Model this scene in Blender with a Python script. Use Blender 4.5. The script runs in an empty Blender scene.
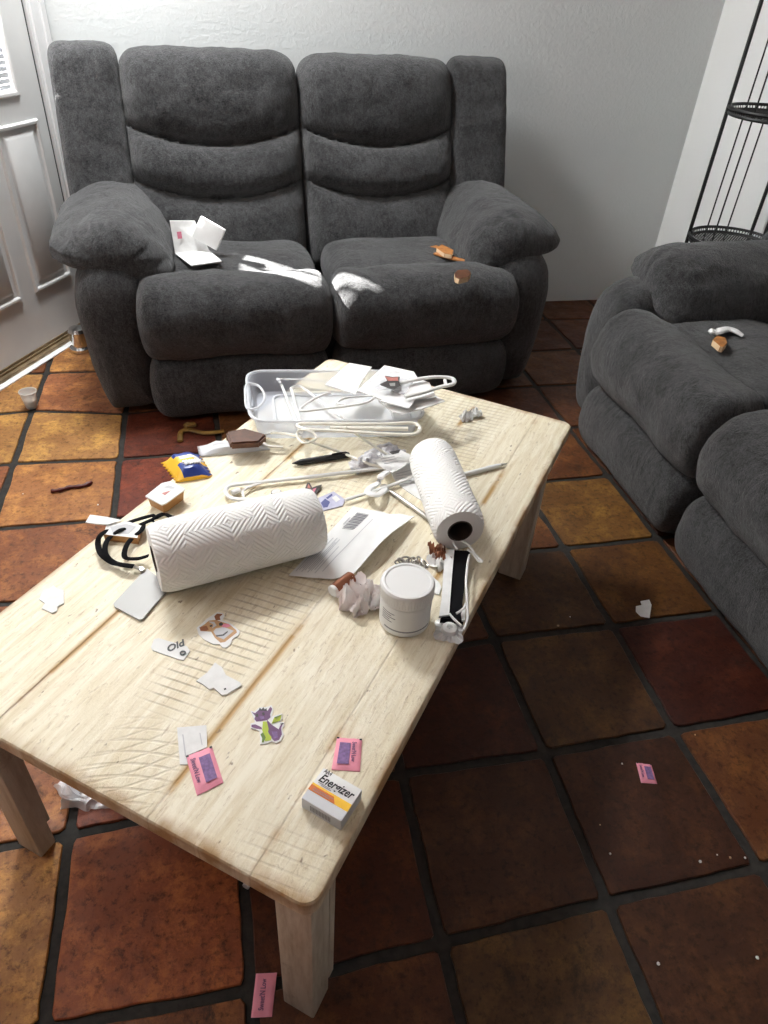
import bpy, bmesh, math, random
import numpy as np
from mathutils import Vector, Matrix, noise
random.seed(7)
S = 0.32                      # one floor-tile pitch in metres; everything below is written in tile pitches
SC = bpy.context.scene
COL = SC.collection
TT = 1.27                     # height of the table top

# ------------------------------------------------------------------ camera
CP = (7.05428672e+02, 9.08163767e-01, -5.44169830e-02, -2.14586584e-01, 1.41984969e-01, -4.42085500e+00, 4.14662643e+00)
def rotm(rx, ry, rz):
    return (Matrix.Rotation(rz, 3, 'Z') @ Matrix.Rotation(ry, 3, 'Y') @ Matrix.Rotation(rx, 3, 'X'))
CR = rotm(*CP[1:4]); CC = Vector(CP[4:7])
cam = bpy.data.cameras.new('camera'); co = bpy.data.objects.new('camera', cam); COL.objects.link(co)
co.matrix_world = Matrix.Translation(CC * S) @ CR.to_4x4()
cam.sensor_fit = 'VERTICAL'; cam.sensor_height = 36; cam.lens = CP[0] / 1024 * 36; cam.clip_start = 0.02
SC.camera = co
def at(x, y, z=0.0):
    """the place in the room, at height z, that was measured at this point of the photograph"""
    d = CR @ Vector(((x - 384) / CP[0], -(y - 512) / CP[0], -1.0))
    return CC + d * ((z - CC.z) / d.z)

# ------------------------------------------------------------------ materials
def mat(name, col, rough=0.6, metal=0.0, var=0.0, vscale=30, bump=0.0, bscale=120, spec=0.5, alpha=1.0, trans=0.0,
        sheen=0.0, emit=None, estr=1.0, col2=None, coat=0.0, bdist=0.002):
    m = bpy.data.materials.new(name); m.use_nodes = True
    nt = m.node_tree; b = nt.nodes['Principled BSDF']
    b.inputs['Base Color'].default_value = (*col, 1); b.inputs['Roughness'].default_value = rough
    b.inputs['Metallic'].default_value = metal; b.inputs['Specular IOR Level'].default_value = spec
    b.inputs['Alpha'].default_value = alpha; b.inputs['Transmission Weight'].default_value = trans
    b.inputs['Sheen Weight'].default_value = sheen; b.inputs['Coat Weight'].default_value = coat
    if emit: b.inputs['Emission Color'].default_value = (*emit, 1); b.inputs['Emission Strength'].default_value = estr
    tc = nt.nodes.new('ShaderNodeTexCoord')
    if var or col2:
        n = nt.nodes.new('ShaderNodeTexNoise'); n.inputs['Scale'].default_value = vscale; n.inputs['Detail'].default_value = 6
        nt.links.new(tc.outputs['Object'], n.inputs['Vector'])
        r = nt.nodes.new('ShaderNodeValToRGB'); r.color_ramp.elements[0].position = 0.3; r.color_ramp.elements[1].position = 0.7
        c2 = col2 or tuple(c * (1 + var) for c in col)
        r.color_ramp.elements[0].color = (*[c * (1 - var) for c in col], 1); r.color_ramp.elements[1].color = (*c2, 1)
        nt.links.new(n.outputs['Fac'], r.inputs['Fac']); nt.links.new(r.outputs['Color'], b.inputs['Base Color'])
    if bump:
        n = nt.nodes.new('ShaderNodeTexNoise'); n.inputs['Scale'].default_value = bscale; n.inputs['Detail'].default_value = 4
        nt.links.new(tc.outputs['Object'], n.inputs['Vector'])
        bp = nt.nodes.new('ShaderNodeBump'); bp.inputs['Strength'].default_value = bump; bp.inputs['Distance'].default_value = bdist
        nt.links.new(n.outputs['Fac'], bp.inputs['Height']); nt.links.new(bp.outputs['Normal'], b.inputs['Normal'])
    return m

class NT:
    """small node-tree writer"""
    def __init__(s, m): s.nt = m.node_tree; s.b = s.nt.nodes['Principled BSDF']
    def n(s, t, **kw):
        x = s.nt.nodes.new(t)
        for k, v in kw.items():
            if k.startswith('_'): setattr(x, k[1:], v)
            else:
                sock = x.inputs[int(k[1:])] if k[0] == 'i' and k[1:].isdigit() else x.inputs[k.replace('__', ' ')]
                if hasattr(v, 'is_linked'): s.nt.links.new(v, sock)
                else: sock.default_value = v
        return x
    def link(s, a, b): s.nt.links.new(a, b)
    def math(s, op, a, b=0.0, c=0.0):
        x = s.n('ShaderNodeMath', _operation=op)
        for i, v in enumerate((a, b, c)):
            if hasattr(v, 'is_linked'): s.nt.links.new(v, x.inputs[i])
            else: x.inputs[i].default_value = v
        return x.outputs[0]
    def mix(s, f, a, b, blend='MIX'):
        x = s.n('ShaderNodeMix', _data_type='RGBA', _blend_type=blend)
        for i, v in ((0, f), (6, a), (7, b)):
            if hasattr(v, 'is_linked'): s.nt.links.new(v, x.inputs[i])
            else: x.inputs[i].default_value = v if i == 0 else (*v, 1)
        return x.outputs[2]
    def noise(s, vec, scale, detail=5, rough=0.5, dist=0.0):
        return s.n('ShaderNodeTexNoise', Vector=vec, Scale=scale, Detail=detail, Roughness=rough, Distortion=dist).outputs['Fac']
    def ramp(s, f, p0, p1, a=0.0, b=1.0):
        x = s.n('ShaderNodeMapRange', _clamp=True)
        for i, v in enumerate((f, p0, p1, a, b)):
            if hasattr(v, 'is_linked'): s.nt.links.new(v, x.inputs[i])
            else: x.inputs[i].default_value = v
        return x.outputs[0]
    def map(s, vec, sc=(1, 1, 1), loc=(0, 0, 0), rot=(0, 0, 0)):
        return s.n('ShaderNodeMapping', Vector=vec, Scale=sc, Location=loc, Rotation=rot).outputs[0]
def newmat(name):
    m = bpy.data.materials.new(name); m.use_nodes = True; return m, NT(m)

def fabric():
    m, k = newmat('grey_chenille')
    o = k.n('ShaderNodeTexCoord').outputs['Object']
    big = k.noise(o, 9, 5, 0.6); sm = k.noise(o, 230, 3, 0.75); mid = k.noise(k.map(o, (1, 1, 0.6)), 75, 4, 0.65)
    f = k.math('ADD', k.math('MULTIPLY', big, 0.22), k.math('ADD', k.math('MULTIPLY', mid, 0.30), k.math('MULTIPLY', sm, 0.48)))
    f = k.ramp(f, 0.40, 0.61)
    c = k.mix(f, (0.014, 0.014, 0.0145), (0.078, 0.078, 0.080))
    k.link(c, k.b.inputs['Base Color'])
    k.b.inputs['Roughness'].default_value = 0.95; k.b.inputs['Specular IOR Level'].default_value = 0.1
    k.b.inputs['Sheen Weight'].default_value = 0.25; k.b.inputs['Sheen Roughness'].default_value = 0.5
    h = k.math('ADD', k.math('MULTIPLY', sm, 0.5), k.math('ADD', k.math('MULTIPLY', mid, 0.8), k.noise(o, 420, 2)))
    fold = k.noise(k.map(o, (1, 1, 0.45)), 11, 4, 0.55, 1.2)
    b0 = k.n('ShaderNodeBump', Height=fold, Strength=0.5, Distance=0.018)
    bp = k.n('ShaderNodeBump', Height=h, Strength=0.8, Distance=0.005); k.link(b0.outputs[0], bp.inputs['Normal'])
    k.link(bp.outputs[0], k.b.inputs['Normal'])
    return m
def plaster(name, col):
    m, k = newmat(name)
    o = k.n('ShaderNodeTexCoord').outputs['Object']
    v = k.n('ShaderNodeTexVoronoi', Vector=k.map(o, (1, 1, 0.8)), Scale=85, _feature='SMOOTH_F1').outputs['Distance']
    n1 = k.noise(o, 70, 4, 0.55, 0.6)
    h = k.math('ADD', k.math('MULTIPLY', v, 0.4), k.ramp(n1, 0.42, 0.62))
    k.link(k.mix(k.noise(o, 3, 3), tuple(c * 0.96 for c in col), col), k.b.inputs['Base Color'])
    bp = k.n('ShaderNodeBump', Height=h, Strength=0.22, Distance=0.003)
    k.link(bp.outputs[0], k.b.inputs['Normal']); k.b.inputs['Roughness'].default_value = 0.75
    return m
def tilemat():
    m, k = newmat('terracotta')
    a = k.n('ShaderNodeVertexColor', _layer_name='tone').outputs['Color']
    o = k.n('ShaderNodeTexCoord').outputs['Object']
    n1 = k.noise(o, 7, 6, 0.65, 0.2); n2 = k.noise(o, 60, 6, 0.75); n3 = k.noise(o, 11, 9, 0.78, 0.1)
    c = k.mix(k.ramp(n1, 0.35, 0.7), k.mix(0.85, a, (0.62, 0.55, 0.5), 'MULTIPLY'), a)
    c = k.mix(k.ramp(n3, 0.48, 0.66, 0, 0.7), c, k.mix(1.0, c, (2.3, 2.7, 2.0), 'MULTIPLY'))
    c = k.mix(k.ramp(n2, 0.51, 0.64, 0, 0.75), c, k.mix(1.0, c, (0.25, 0.2, 0.2), 'MULTIPLY'))
    c = k.mix(k.ramp(k.noise(o, 6, 9, 0.82, 0.2), 0.56, 0.66, 0, 0.8), c, (0.02, 0.01, 0.006))
    k.link(c, k.b.inputs['Base Color'])
    k.link(k.ramp(k.noise(o, 12, 5, 0.7), 0.3, 0.7, 0.30, 0.62), k.b.inputs['Roughness'])
    h = k.math('ADD', k.noise(o, 14, 5, 0.6), k.math('MULTIPLY', n2, 0.5))
    bp = k.n('ShaderNodeBump', Height=h, Strength=0.6, Distance=0.006)
    k.link(bp.outputs[0], k.b.inputs['Normal']); k.b.inputs['Specular IOR Level'].default_value = 0.3
    return m
def tablewood(name='whitewashed_pine', top=True):
    m, k = newmat(name)
    o = k.n('ShaderNodeTexCoord').outputs['Object']
    sx = k.n('ShaderNodeSeparateXYZ', Vector=o); X = sx.outputs[0]; Y = sx.outputs[1]
    if not top:
        g = k.noise(k.map(o, (14, 14, 2)), 3, 6, 0.7)
        c = k.mix(k.ramp(g, 0.3, 0.58), (0.40, 0.32, 0.22), (0.64, 0.58, 0.47))
        c = k.mix(k.ramp(k.noise(o, 9, 6, 0.7), 0.6, 0.74, 0, 0.8), c, (0.20, 0.12, 0.06))
        k.link(c, k.b.inputs['Base Color']); k.b.inputs['Roughness'].default_value = 0.6
        bp = k.n('ShaderNodeBump', Height=g, Strength=0.5, Distance=0.003); k.link(bp.outputs[0], k.b.inputs['Normal'])
        return m
    g = k.noise(k.map(o, (2.2, 26, 1)), 3, 8, 0.7, 0.6)                 # long grain
    fine = k.noise(k.map(o, (14, 60, 1)), 2.2, 6, 0.75, 0.4)
    blot = k.noise(k.map(o, (1, 2, 1)), 5, 6, 0.65, 0.5)
    c = k.mix(k.ramp(g, 0.30, 0.60), (0.70, 0.60, 0.40), (0.90, 0.84, 0.68))
    c = k.mix(k.ramp(blot, 0.45, 0.72, 0, 0.4), c, (0.74, 0.64, 0.42))
    c = k.mix(k.ramp(fine, 0.57, 0.70, 0, 0.7), c, (0.42, 0.31, 0.17))
    rough = k.noise(k.map(o, (1, 1.6, 1)), 70, 5, 0.7, 0.8)
    c = k.mix(k.math('MULTIPLY', k.ramp(rough, 0.58, 0.68), k.ramp(blot, 0.40, 0.58, 0, 0.55)), c, (0.46, 0.35, 0.20))
    # saw marks that run across the boards, only where the blade bit
    wob = k.math('MULTIPLY', k.math('SUBTRACT', k.noise(o, 4, 3), 0.5), 0.012)
    def lines(coord, per, wid, soft):
        fr = k.math('FRACT', k.math('DIVIDE', k.math('ADD', coord, wob), per))
        d = k.math('ABSOLUTE', k.math('SUBTRACT', fr, 0.5))
        return k.ramp(d, wid, wid + soft, 1.0, 0.0)
    def box(x0, x1, y0, y1, f=0.02):
        a = k.math('MULTIPLY', k.ramp(X, x0 - f, x0 + f), k.ramp(X, x1 - f, x1 + f, 1, 0))
        b = k.math('MULTIPLY', k.ramp(Y, y0 - f, y0 + f), k.ramp(Y, y1 - f, y1 + f, 1, 0))
        return k.math('MULTIPLY', a, b)
    l1 = lines(k.math('ADD', X, k.math('MULTIPLY', Y, 0.12)), 0.0165, 0.05, 0.10)
    pm = k.math('ADD', box(-0.52, -0.06, -0.095, 0.035), k.math('ADD', box(0.30, 0.66, -0.20, 0.16), k.math('MULTIPLY', box(0.0, 0.30, -0.03, 0.19), 0.45)))
    pm = k.math('ADD', pm, k.math('MULTIPLY', box(-0.68, -0.60, -0.36, -0.24), 0.35))
    pm = k.math('MULTIPLY', pm, k.ramp(k.noise(k.map(o, (1, 3, 1)), 6, 4), 0.36, 0.52))
    saw = k.math('MULTIPLY', l1, pm)
    # round blade marks near the front-left end
    rad = k.n('ShaderNodeVectorMath', _operation='LENGTH'); k.link(k.map(o, (1, 1, 0), (0.90, 0.17, 0)), rad.inputs[0])
    rad2 = k.n('ShaderNodeVectorMath', _operation='LENGTH'); k.link(k.map(o, (1, 1, 0), (0.40, -0.22, 0)), rad2.inputs[0])
    arc = k.math('MAXIMUM', lines(rad.outputs['Value'], 0.019, 0.05, 0.10), lines(rad2.outputs['Value'], 0.021, 0.04, 0.09))
    arc = k.math('MULTIPLY', arc, k.math('MULTIPLY', box(-0.67, -0.55, -0.10, 0.02, 0.02), 0.5))
    saw = k.math('MAXIMUM', saw, arc)
    c = k.mix(k.math('MULTIPLY', saw, 0.42), c, (0.33, 0.24, 0.15))
    # seams between the boards
    wy = k.math('ADD', Y, k.math('MULTIPLY', k.math('SUBTRACT', k.noise(k.map(o, (1, 0.2, 1)), 3, 4), 0.5), 0.006))
    seam = None; worn = None
    for y0, dark in ((0.188, 1.0), (-0.108, 0.35), (-0.272, 0.3)):
        d = k.math('ABSOLUTE', k.math('SUBTRACT', wy, y0))
        a = k.math('MULTIPLY', k.ramp(d, 0.0006, 0.0024, 1, 0), dark)
        seam = a if seam is None else k.math('MAXIMUM', seam, a)
        w = k.math('MULTIPLY', k.ramp(d, 0.002, 0.009, 1, 0), k.ramp(k.noise(k.map(o, (1, 0.3, 1), (y0 * 9, 0, 0)), 4, 5, 0.6), 0.46, 0.54))
        worn = w if worn is None else k.math('MAXIMUM', worn, w)
    c = k.mix(k.math('MULTIPLY', worn, 0.95), c, (0.50, 0.29, 0.08))
    c = k.mix(k.math('MULTIPLY', seam, 0.65), c, (0.22, 0.15, 0.08))
    spots = k.ramp(k.noise(k.map(o, (6, 12, 1)), 5, 3, 0.6), 0.67, 0.73, 0, 0.8)
    str_ = k.math('MULTIPLY', k.ramp(k.noise(k.map(o, (5, 60, 1)), 2.0, 7, 0.8, 0.3), 0.56, 0.66), k.ramp(k.noise(k.map(o, (1, 2, 1), (4, 2, 0)), 4, 4), 0.42, 0.6, 0.1, .8))
    c = k.mix(str_, c, (0.48, 0.36, 0.20))
    c = k.mix(spots, c, (0.20, 0.13, 0.07))
    # bare wood where the edges are rubbed
    ax = k.ramp(k.math('ABSOLUTE', X), 0.650, 0.668); ay = k.ramp(k.math('ABSOLUTE', Y), 0.350, 0.362)
    e = k.math('MULTIPLY', k.math('MAXIMUM', ax, ay), k.ramp(k.noise(o, 18, 4), 0.4, 0.6, 0.2, 0.9))
    c = k.mix(e, c, (0.40, 0.23, 0.09))
    k.link(c, k.b.inputs['Base Color']); k.b.inputs['Roughness'].default_value = 0.5
    h = k.math('ADD', k.math('ADD', k.math('MULTIPLY', g, 0.6), k.math('MULTIPLY', rough, 0.7)), k.math('SUBTRACT', k.math('MULTIPLY', fine, 0.7), k.math('ADD', k.math('MULTIPLY', saw, 0.8), k.math('MULTIPLY', seam, 1.2))))
    bp = k.n('ShaderNodeBump', Height=h, Strength=0.6, Distance=0.003); k.link(bp.outputs[0], k.b.inputs['Normal'])
    return m
def toweling():
    m, k = newmat('quilted_paper')
    o = k.n('ShaderNodeTexCoord').outputs['UV']
    v = k.n('ShaderNodeTexVoronoi', Vector=o, Scale=4.6, _distance='MANHATTAN').outputs['Distance']
    r = k.math('FRACT', k.math('MULTIPLY', v, 7.0))
    h = k.ramp(k.math('ABSOLUTE', k.math('SUBTRACT', r, 0.5)), 0.1, 0.35)
    k.b.inputs['Base Color'].default_value = (0.88, 0.87, 0.85, 1); k.b.inputs['Roughness'].default_value = 0.9
    bp = k.n('ShaderNodeBump', Height=h, Strength=0.55, Distance=0.003); k.link(bp.outputs[0], k.b.inputs['Normal'])
    k.b.inputs['Subsurface Weight'].default_value = 0.0
    return m
def clearmat(name, col, alpha, rough=0.15):
    m, k = newmat(name)
    t = k.n('ShaderNodeBsdfTransparent'); t.inputs[0].default_value = (1, 1, 1, 1)
    k.b.inputs['Base Color'].default_value = (*col, 1); k.b.inputs['Roughness'].default_value = rough
    fr = k.n('ShaderNodeLayerWeight', Blend=0.35).outputs['Facing']
    f = k.ramp(fr, 0.0, 1.0, alpha, min(1, alpha + 0.5))
    mx = k.n('ShaderNodeMixShader'); k.link(f, mx.inputs[0]); k.link(t.outputs[0], mx.inputs[1]); k.link(k.b.outputs[0], mx.inputs[2])
    k.link(mx.outputs[0], k.nt.nodes['Material Output'].inputs['Surface'])
    return m

M = dict(
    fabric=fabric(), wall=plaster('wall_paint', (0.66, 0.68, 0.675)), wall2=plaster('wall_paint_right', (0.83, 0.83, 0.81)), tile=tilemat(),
    grout=mat('grout', (0.022, 0.020, 0.017), 0.85, var=0.5, vscale=60, bump=0.6, bscale=90),
    top=tablewood(), leg=tablewood('whitewashed_leg', False), towel=toweling(),
    white=mat('white_plastic', (0.80, 0.80, 0.79), 0.35), paper=mat('white_paper', (0.82, 0.82, 0.81), 0.8, var=0.03, vscale=25),
    paper2=mat('thin_white_paper', (0.78, 0.78, 0.77), 0.8, var=0.06, vscale=60, bump=0.3, bscale=60),
    ivory=mat('ivory_plastic', (0.80, 0.77, 0.68), 0.35), ink=mat('printed_grey', (0.28, 0.28, 0.30), 0.8), black=mat('black_ink', (0.012, 0.012, 0.014), 0.5),
    blackcloth=mat('black_cloth', (0.006, 0.006, 0.007), 0.9, bump=0.3, bscale=300, spec=0.1), lgrey=mat('light_grey_print', (0.55, 0.55, 0.57), 0.8),
    card=mat('card_plastic', (0.34, 0.335, 0.32), 0.4), door=mat('door_paint', (0.70, 0.70, 0.69), 0.30, var=0.05, vscale=8, bump=0.15, bscale=20),
    casing=mat('casing_paint', (0.80, 0.80, 0.80), 0.5), dark=mat('dark_seal', (0.05, 0.05, 0.05), 0.7),
    wire=mat('black_wire', (0.010, 0.010, 0.010), 0.45), chrome=mat('chrome', (0.7, 0.7, 0.7), 0.18, 1.0), steel=mat('dull_steel', (0.45, 0.43, 0.40), 0.35, 1.0),
    pink=mat('pink_paper', (0.86, 0.32, 0.42), 0.6, var=0.06, vscale=50), purple=mat('purple_print', (0.22, 0.13, 0.30), 0.7, var=0.3, vscale=200),
    red=mat('red_print', (0.6, 0.03, 0.06), 0.6), yellow=mat('yellow_print', (0.90, 0.52, 0.03), 0.4), orange=mat('orange_print', (0.65, 0.16, 0.02), 0.4),
    blue=mat('blue_print', (0.02, 0.05, 0.28), 0.35), silver=mat('silver_card', (0.62, 0.63, 0.66), 0.4), core=mat('cardboard_core', (0.05, 0.035, 0.025), 0.9),
    dpurple=mat('plum_print', (0.16, 0.07, 0.17), 0.6), lime=mat('lime_print', (0.42, 0.52, 0.04), 0.6), green=mat('moss_print', (0.12, 0.20, 0.03), 0.6),
    tan=mat('tan_print', (0.52, 0.30, 0.14), 0.6), brownfur=mat('brown_print', (0.28, 0.10, 0.04), 0.6), pinkt=mat('tongue_print', (0.65, 0.20, 0.28), 0.6),
    wood=mat('pine_bits', (0.40, 0.16, 0.04), 0.6, var=0.3, vscale=60), woodend=mat('pale_end_wood', (0.72, 0.52, 0.32), 0.7), copper=mat('copper_wrap', (0.25, 0.09, 0.045), 0.35, 0.5),
    leather=mat('brown_leather', (0.10, 0.035, 0.014), 0.5, var=0.4, vscale=40), jelly=mat('amber_tub', (0.45, 0.22, 0.07), 0.4),
    foil=mat('crumpled_wrap', (0.82, 0.72, 0.69), 0.5, col2=(.9, .88, .87), vscale=30, bump=0.4, bscale=80), maroon=mat('maroon_stick', (0.08, 0.006, 0.006), 0.5),
    lav=mat('lavender_print', (0.52, 0.52, 0.66), 0.7, var=0.1, vscale=80), navy=mat('navy_print', (0.10, 0.11, 0.28), 0.7), peel=mat('yellow_peel', (0.22, 0.12, 0.02), 0.6, var=0.4, vscale=40),
    ringblue=mat('pale_blue_grip', (0.30, 0.40, 0.55), 0.4), clear=clearmat('clear_plastic', (0.80, 0.84, 0.92), 0.40, 0.2), film=clearmat('clear_film', (0.85, 0.86, 0.9), 0.22, 0.1),
    rim=clearmat('clear_plastic_rim', (0.88, 0.90, 0.94), 0.5, 0.2), pane=clearmat('window_glass', (1, 1, 1), 0.03, 0.02), deck=mat('grey_boards', (0.55, 0.57, 0.60), 0.8, var=0.2, vscale=8),
    ceil=mat('ceiling_paint', (0.72, 0.72, 0.72), 0.8), frost=mat('translucent_cup', (0.75, 0.75, 0.73), 0.4, alpha=0.55), sunpanel=mat('white_panel', (0.8, 0.8, 0.78), 0.8),
    threshold=mat('worn_threshold', (0.30, 0.22, 0.13), 0.4, 0.5, var=0.4, vscale=20), ground=mat('pale_concrete', (0.6, 0.6, 0.58), 0.9), char=mat('charcoal_print', (0.05, 0.045, 0.045), 0.5),
    wrapred=mat('dusty_red', (0.45, 0.16, 0.13), 0.5, var=0.3, vscale=60),
)

# ------------------------------------------------------------------ object helpers
def link(o, parent=None):
    COL.objects.link(o)
    if parent is not None: o.parent = parent
    return o
def tag(o, label=None, cat=None, group=None, kind=None):
    if label: o['label'] = label
    if cat: o['category'] = cat
    if group: o['group'] = group
    if kind: o['kind'] = kind
    return o
FR = {}
def thing(name, label, cat, loc, rz=0.0, group=None):
    o = bpy.data.objects.new(name, None); o.empty_display_size = 0.05
    loc = Vector(loc); o.location = loc * S; o.rotation_euler = (0, 0, rz); link(o); tag(o, label, cat, group)
    FR[o.name] = Matrix.Translation(loc) @ Matrix.Rotation(rz, 4, 'Z')
    return o
def obj(name, bm, mats, parent=None, world=True, smooth=False, label=None, cat=None, group=None, kind=None, origin=None):
    """bm is in tile pitches; world coordinates unless world=False (then the parent's own frame)"""
    if parent is not None:
        if world:
            inv = FR[parent.name].inverted() if parent.name in FR else Matrix.Identity(4)
            bmesh.ops.transform(bm, matrix=inv, verts=bm.verts)
        loc = Vector((0, 0, 0))
    else:
        if origin is None:
            xs = [v.co.x for v in bm.verts]; ys = [v.co.y for v in bm.verts]; zs = [v.co.z for v in bm.verts]
            loc = Vector(((min(xs) + max(xs)) / 2, (min(ys) + max(ys)) / 2, min(zs)))
        else: loc = Vector(origin)
        bmesh.ops.translate(bm, vec=-loc, verts=bm.verts)
    bmesh.ops.scale(bm, vec=(S, S, S), verts=bm.verts)
    if smooth:
        for f in bm.faces: f.smooth = True
    me = bpy.data.meshes.new(name); bm.normal_update(); bm.to_mesh(me); bm.free()
    me.set_sharp_from_angle(angle=math.radians(30 if not smooth else 75))
    for mm in (mats if isinstance(mats, (list, tuple)) else [mats]): me.materials.append(mm)
    o = bpy.data.objects.new(name, me); o.location = loc * S if parent is None else (0, 0, 0)
    link(o, parent); tag(o, label, cat, group, kind)
    FR[o.name] = Matrix.Translation(loc) if parent is None else (FR.get(parent.name, Matrix.Identity(4)))
    return o
def B(): return bmesh.new()
def poly(bm, pts, mi=0):
    f = bm.faces.new([bm.verts.new(p) for p in pts]); f.material_index = mi; return f
def prism(bm, pts, h, mi=0):
    """closed solid: the polygon pts (world) lowered by vector h"""
    h = Vector(h) if not isinstance(h, (int, float)) else Vector((0, 0, -h))
    a = [bm.verts.new(p) for p in pts]; b = [bm.verts.new(Vector(p) + h) for p in pts]
    n = len(pts); fs = [bm.faces.new(a), bm.faces.new(b[::-1])]
    for i in range(n): fs.append(bm.faces.new((a[i], b[i], b[(i + 1) % n], a[(i + 1) % n])))
    for f in fs: f.material_index = mi
    return fs
def fix(bm): bmesh.ops.recalc_face_normals(bm, faces=bm.faces); return bm
def box(bm, c, d, mi=0, R=None, bev=0.0):
    r = bmesh.ops.create_cube(bm, size=1.0); vs = r['verts']
    m = Matrix.Diagonal((*d, 1))
    bmesh.ops.transform(bm, matrix=Matrix.Translation(c) @ (R.to_4x4() if R is not None else Matrix.Identity(4)) @ m, verts=vs)
    fs = list({f for v in vs for f in v.link_faces})
    for f in fs: f.material_index = mi
    if bev:
        es = list({e for v in vs for e in v.link_edges})
        bmesh.ops.bevel(bm, geom=es, offset=bev, segments=2, profile=0.5, affect='EDGES')
    return bm
def tube(bm, pts, r, n=8, mi=0, closed=False, flat=None):
    pts = [Vector(p) for p in pts]
    rings = []; N = len(pts)
    for i, p in enumerate(pts):
        a = pts[(i - 1) % N] if (closed or i > 0) else pts[i]; b = pts[(i + 1) % N] if (closed or i < N - 1) else pts[i]
        t = (b - a).normalized(); up = Vector((0, 0, 1)) if abs(t.z) < 0.95 else Vector((1, 0, 0))
        x = t.cross(up).normalized(); y = x.cross(t).normalized(); rr = r[i] if isinstance(r, (list, tuple)) else r
        fy = flat if flat else 1.0
        rings.append([bm.verts.new(p + x * math.cos(q) * rr + y * math.sin(q) * rr * fy) for q in [2 * math.pi * j / n for j in range(n)]])
    M_ = N if closed else N - 1
    for i in range(M_):
        A = rings[i]; C_ = rings[(i + 1) % N]
        for j in range(n):
            f = bm.faces.new((A[j], A[(j + 1) % n], C_[(j + 1) % n], C_[j])); f.material_index = mi; f.smooth = True
    if not closed:
        f = bm.faces.new(rings[0][::-1]); f.material_index = mi; f = bm.faces.new(rings[-1]); f.material_index = mi
    return bm
def spline(pts, n=8, closed=False):
    P = [Vector(p) for p in pts]; out = []; N = len(P)
    for i in range(N if closed else N - 1):
        p0 = P[(i - 1) % N] if closed or i > 0 else P[0]; p1 = P[i]; p2 = P[(i + 1) % N]; p3 = P[(i + 2) % N] if closed or i < N - 2 else P[-1]
        for j in range(n):
            t = j / n
            out.append(0.5 * ((2 * p1) + (-p0 + p2) * t + (2 * p0 - 5 * p1 + 4 * p2 - p3) * t * t + (-p0 + 3 * p1 - 3 * p2 + p3) * t ** 3))
    if not closed: out.append(P[-1])
    return out
def lathe(bm, c, prof, n=40, mi=0, axis=None):
    """prof: (radius, height) list; solid if it starts and ends at radius 0"""
    R = Matrix.Identity(3)
    if axis is not None: R = Vector((0, 0, 1)).rotation_difference(Vector(axis)).to_matrix()
    c = Vector(c); rings = []
    for r, h in prof:
        if r < 1e-6: rings.append([bm.verts.new(c + R @ Vector((0, 0, h)))])
        else: rings.append([bm.verts.new(c + R @ Vector((r * math.cos(a), r * math.sin(a), h))) for a in [2 * math.pi * j / n for j in range(n)]])
    for A, C_ in zip(rings, rings[1:]):
        if len(A) == 1 and len(C_) == 1: continue
        for j in range(n):
            k = (j + 1) % n
            if len(A) == 1: f = bm.faces.new((A[0], C_[k], C_[j]))
            elif len(C_) == 1: f = bm.faces.new((A[j], A[k], C_[0]))
            else: f = bm.faces.new((A[j], A[k], C_[k], C_[j]))
            f.material_index = mi; f.smooth = True
    return bm
def fbm(p, s, o=3): return noise.fractal(Vector(p) * s, 1.0, 2.0, o, noise_basis='PERLIN_ORIGINAL')

# ------------------------------------------------------------------ floor
KN = {(3,-1):(613.5,625.5),(3,0):(565,548),(4,0):(658,538),(4,-1):(718,612),(3,-2):(674,730),(3,-3):(759,866),
(2,-1):(495,639),(2,-2):(546,753),(2,-3):(607.5,901),(1,-2):(402.5,773),(1,-3):(441.6,942),(0,-3):(249.5,990),
(-1,-2):(69,835),(-1,1):(113,519),(-1,2):(120,459),(-1,3):(125,414),(-2,2):(13.5,463),(-2,3):(32,410)}
GX = range(-9, 9); GY = range(-9, 8)
G = {}
for i in GX:
    for j in GY:
        if (i, j) in KN:
            p = at(*KN[(i, j)]); p = Vector((i, j, 0)).lerp(p, 0.85)
        else: p = Vector((i + random.uniform(-.03, .03), j + random.uniform(-.03, .03), 0))
        G[(i, j)] = p
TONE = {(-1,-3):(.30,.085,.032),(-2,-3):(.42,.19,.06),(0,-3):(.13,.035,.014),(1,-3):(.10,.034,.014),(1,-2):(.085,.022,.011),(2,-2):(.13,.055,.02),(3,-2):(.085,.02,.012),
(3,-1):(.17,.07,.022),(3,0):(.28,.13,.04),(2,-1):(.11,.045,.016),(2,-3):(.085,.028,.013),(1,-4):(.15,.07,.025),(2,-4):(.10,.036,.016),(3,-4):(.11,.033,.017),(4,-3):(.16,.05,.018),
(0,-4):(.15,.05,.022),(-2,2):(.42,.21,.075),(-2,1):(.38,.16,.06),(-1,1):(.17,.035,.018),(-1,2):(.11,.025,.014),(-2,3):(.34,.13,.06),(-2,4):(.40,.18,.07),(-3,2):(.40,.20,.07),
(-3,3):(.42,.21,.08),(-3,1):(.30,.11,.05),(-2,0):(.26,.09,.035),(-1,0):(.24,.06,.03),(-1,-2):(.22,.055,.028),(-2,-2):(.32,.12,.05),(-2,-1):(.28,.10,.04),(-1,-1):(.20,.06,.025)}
bm = B(); lay = bm.loops.layers.float_color.new('tone')
for f in [poly(bm, [(-9, -9, -.018), (8.5, -9, -.018), (8.5, 7, -.018), (-9, 7, -.018)], 1)]:
    for l in f.loops: l[lay] = (0, 0, 0, 1)
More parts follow.
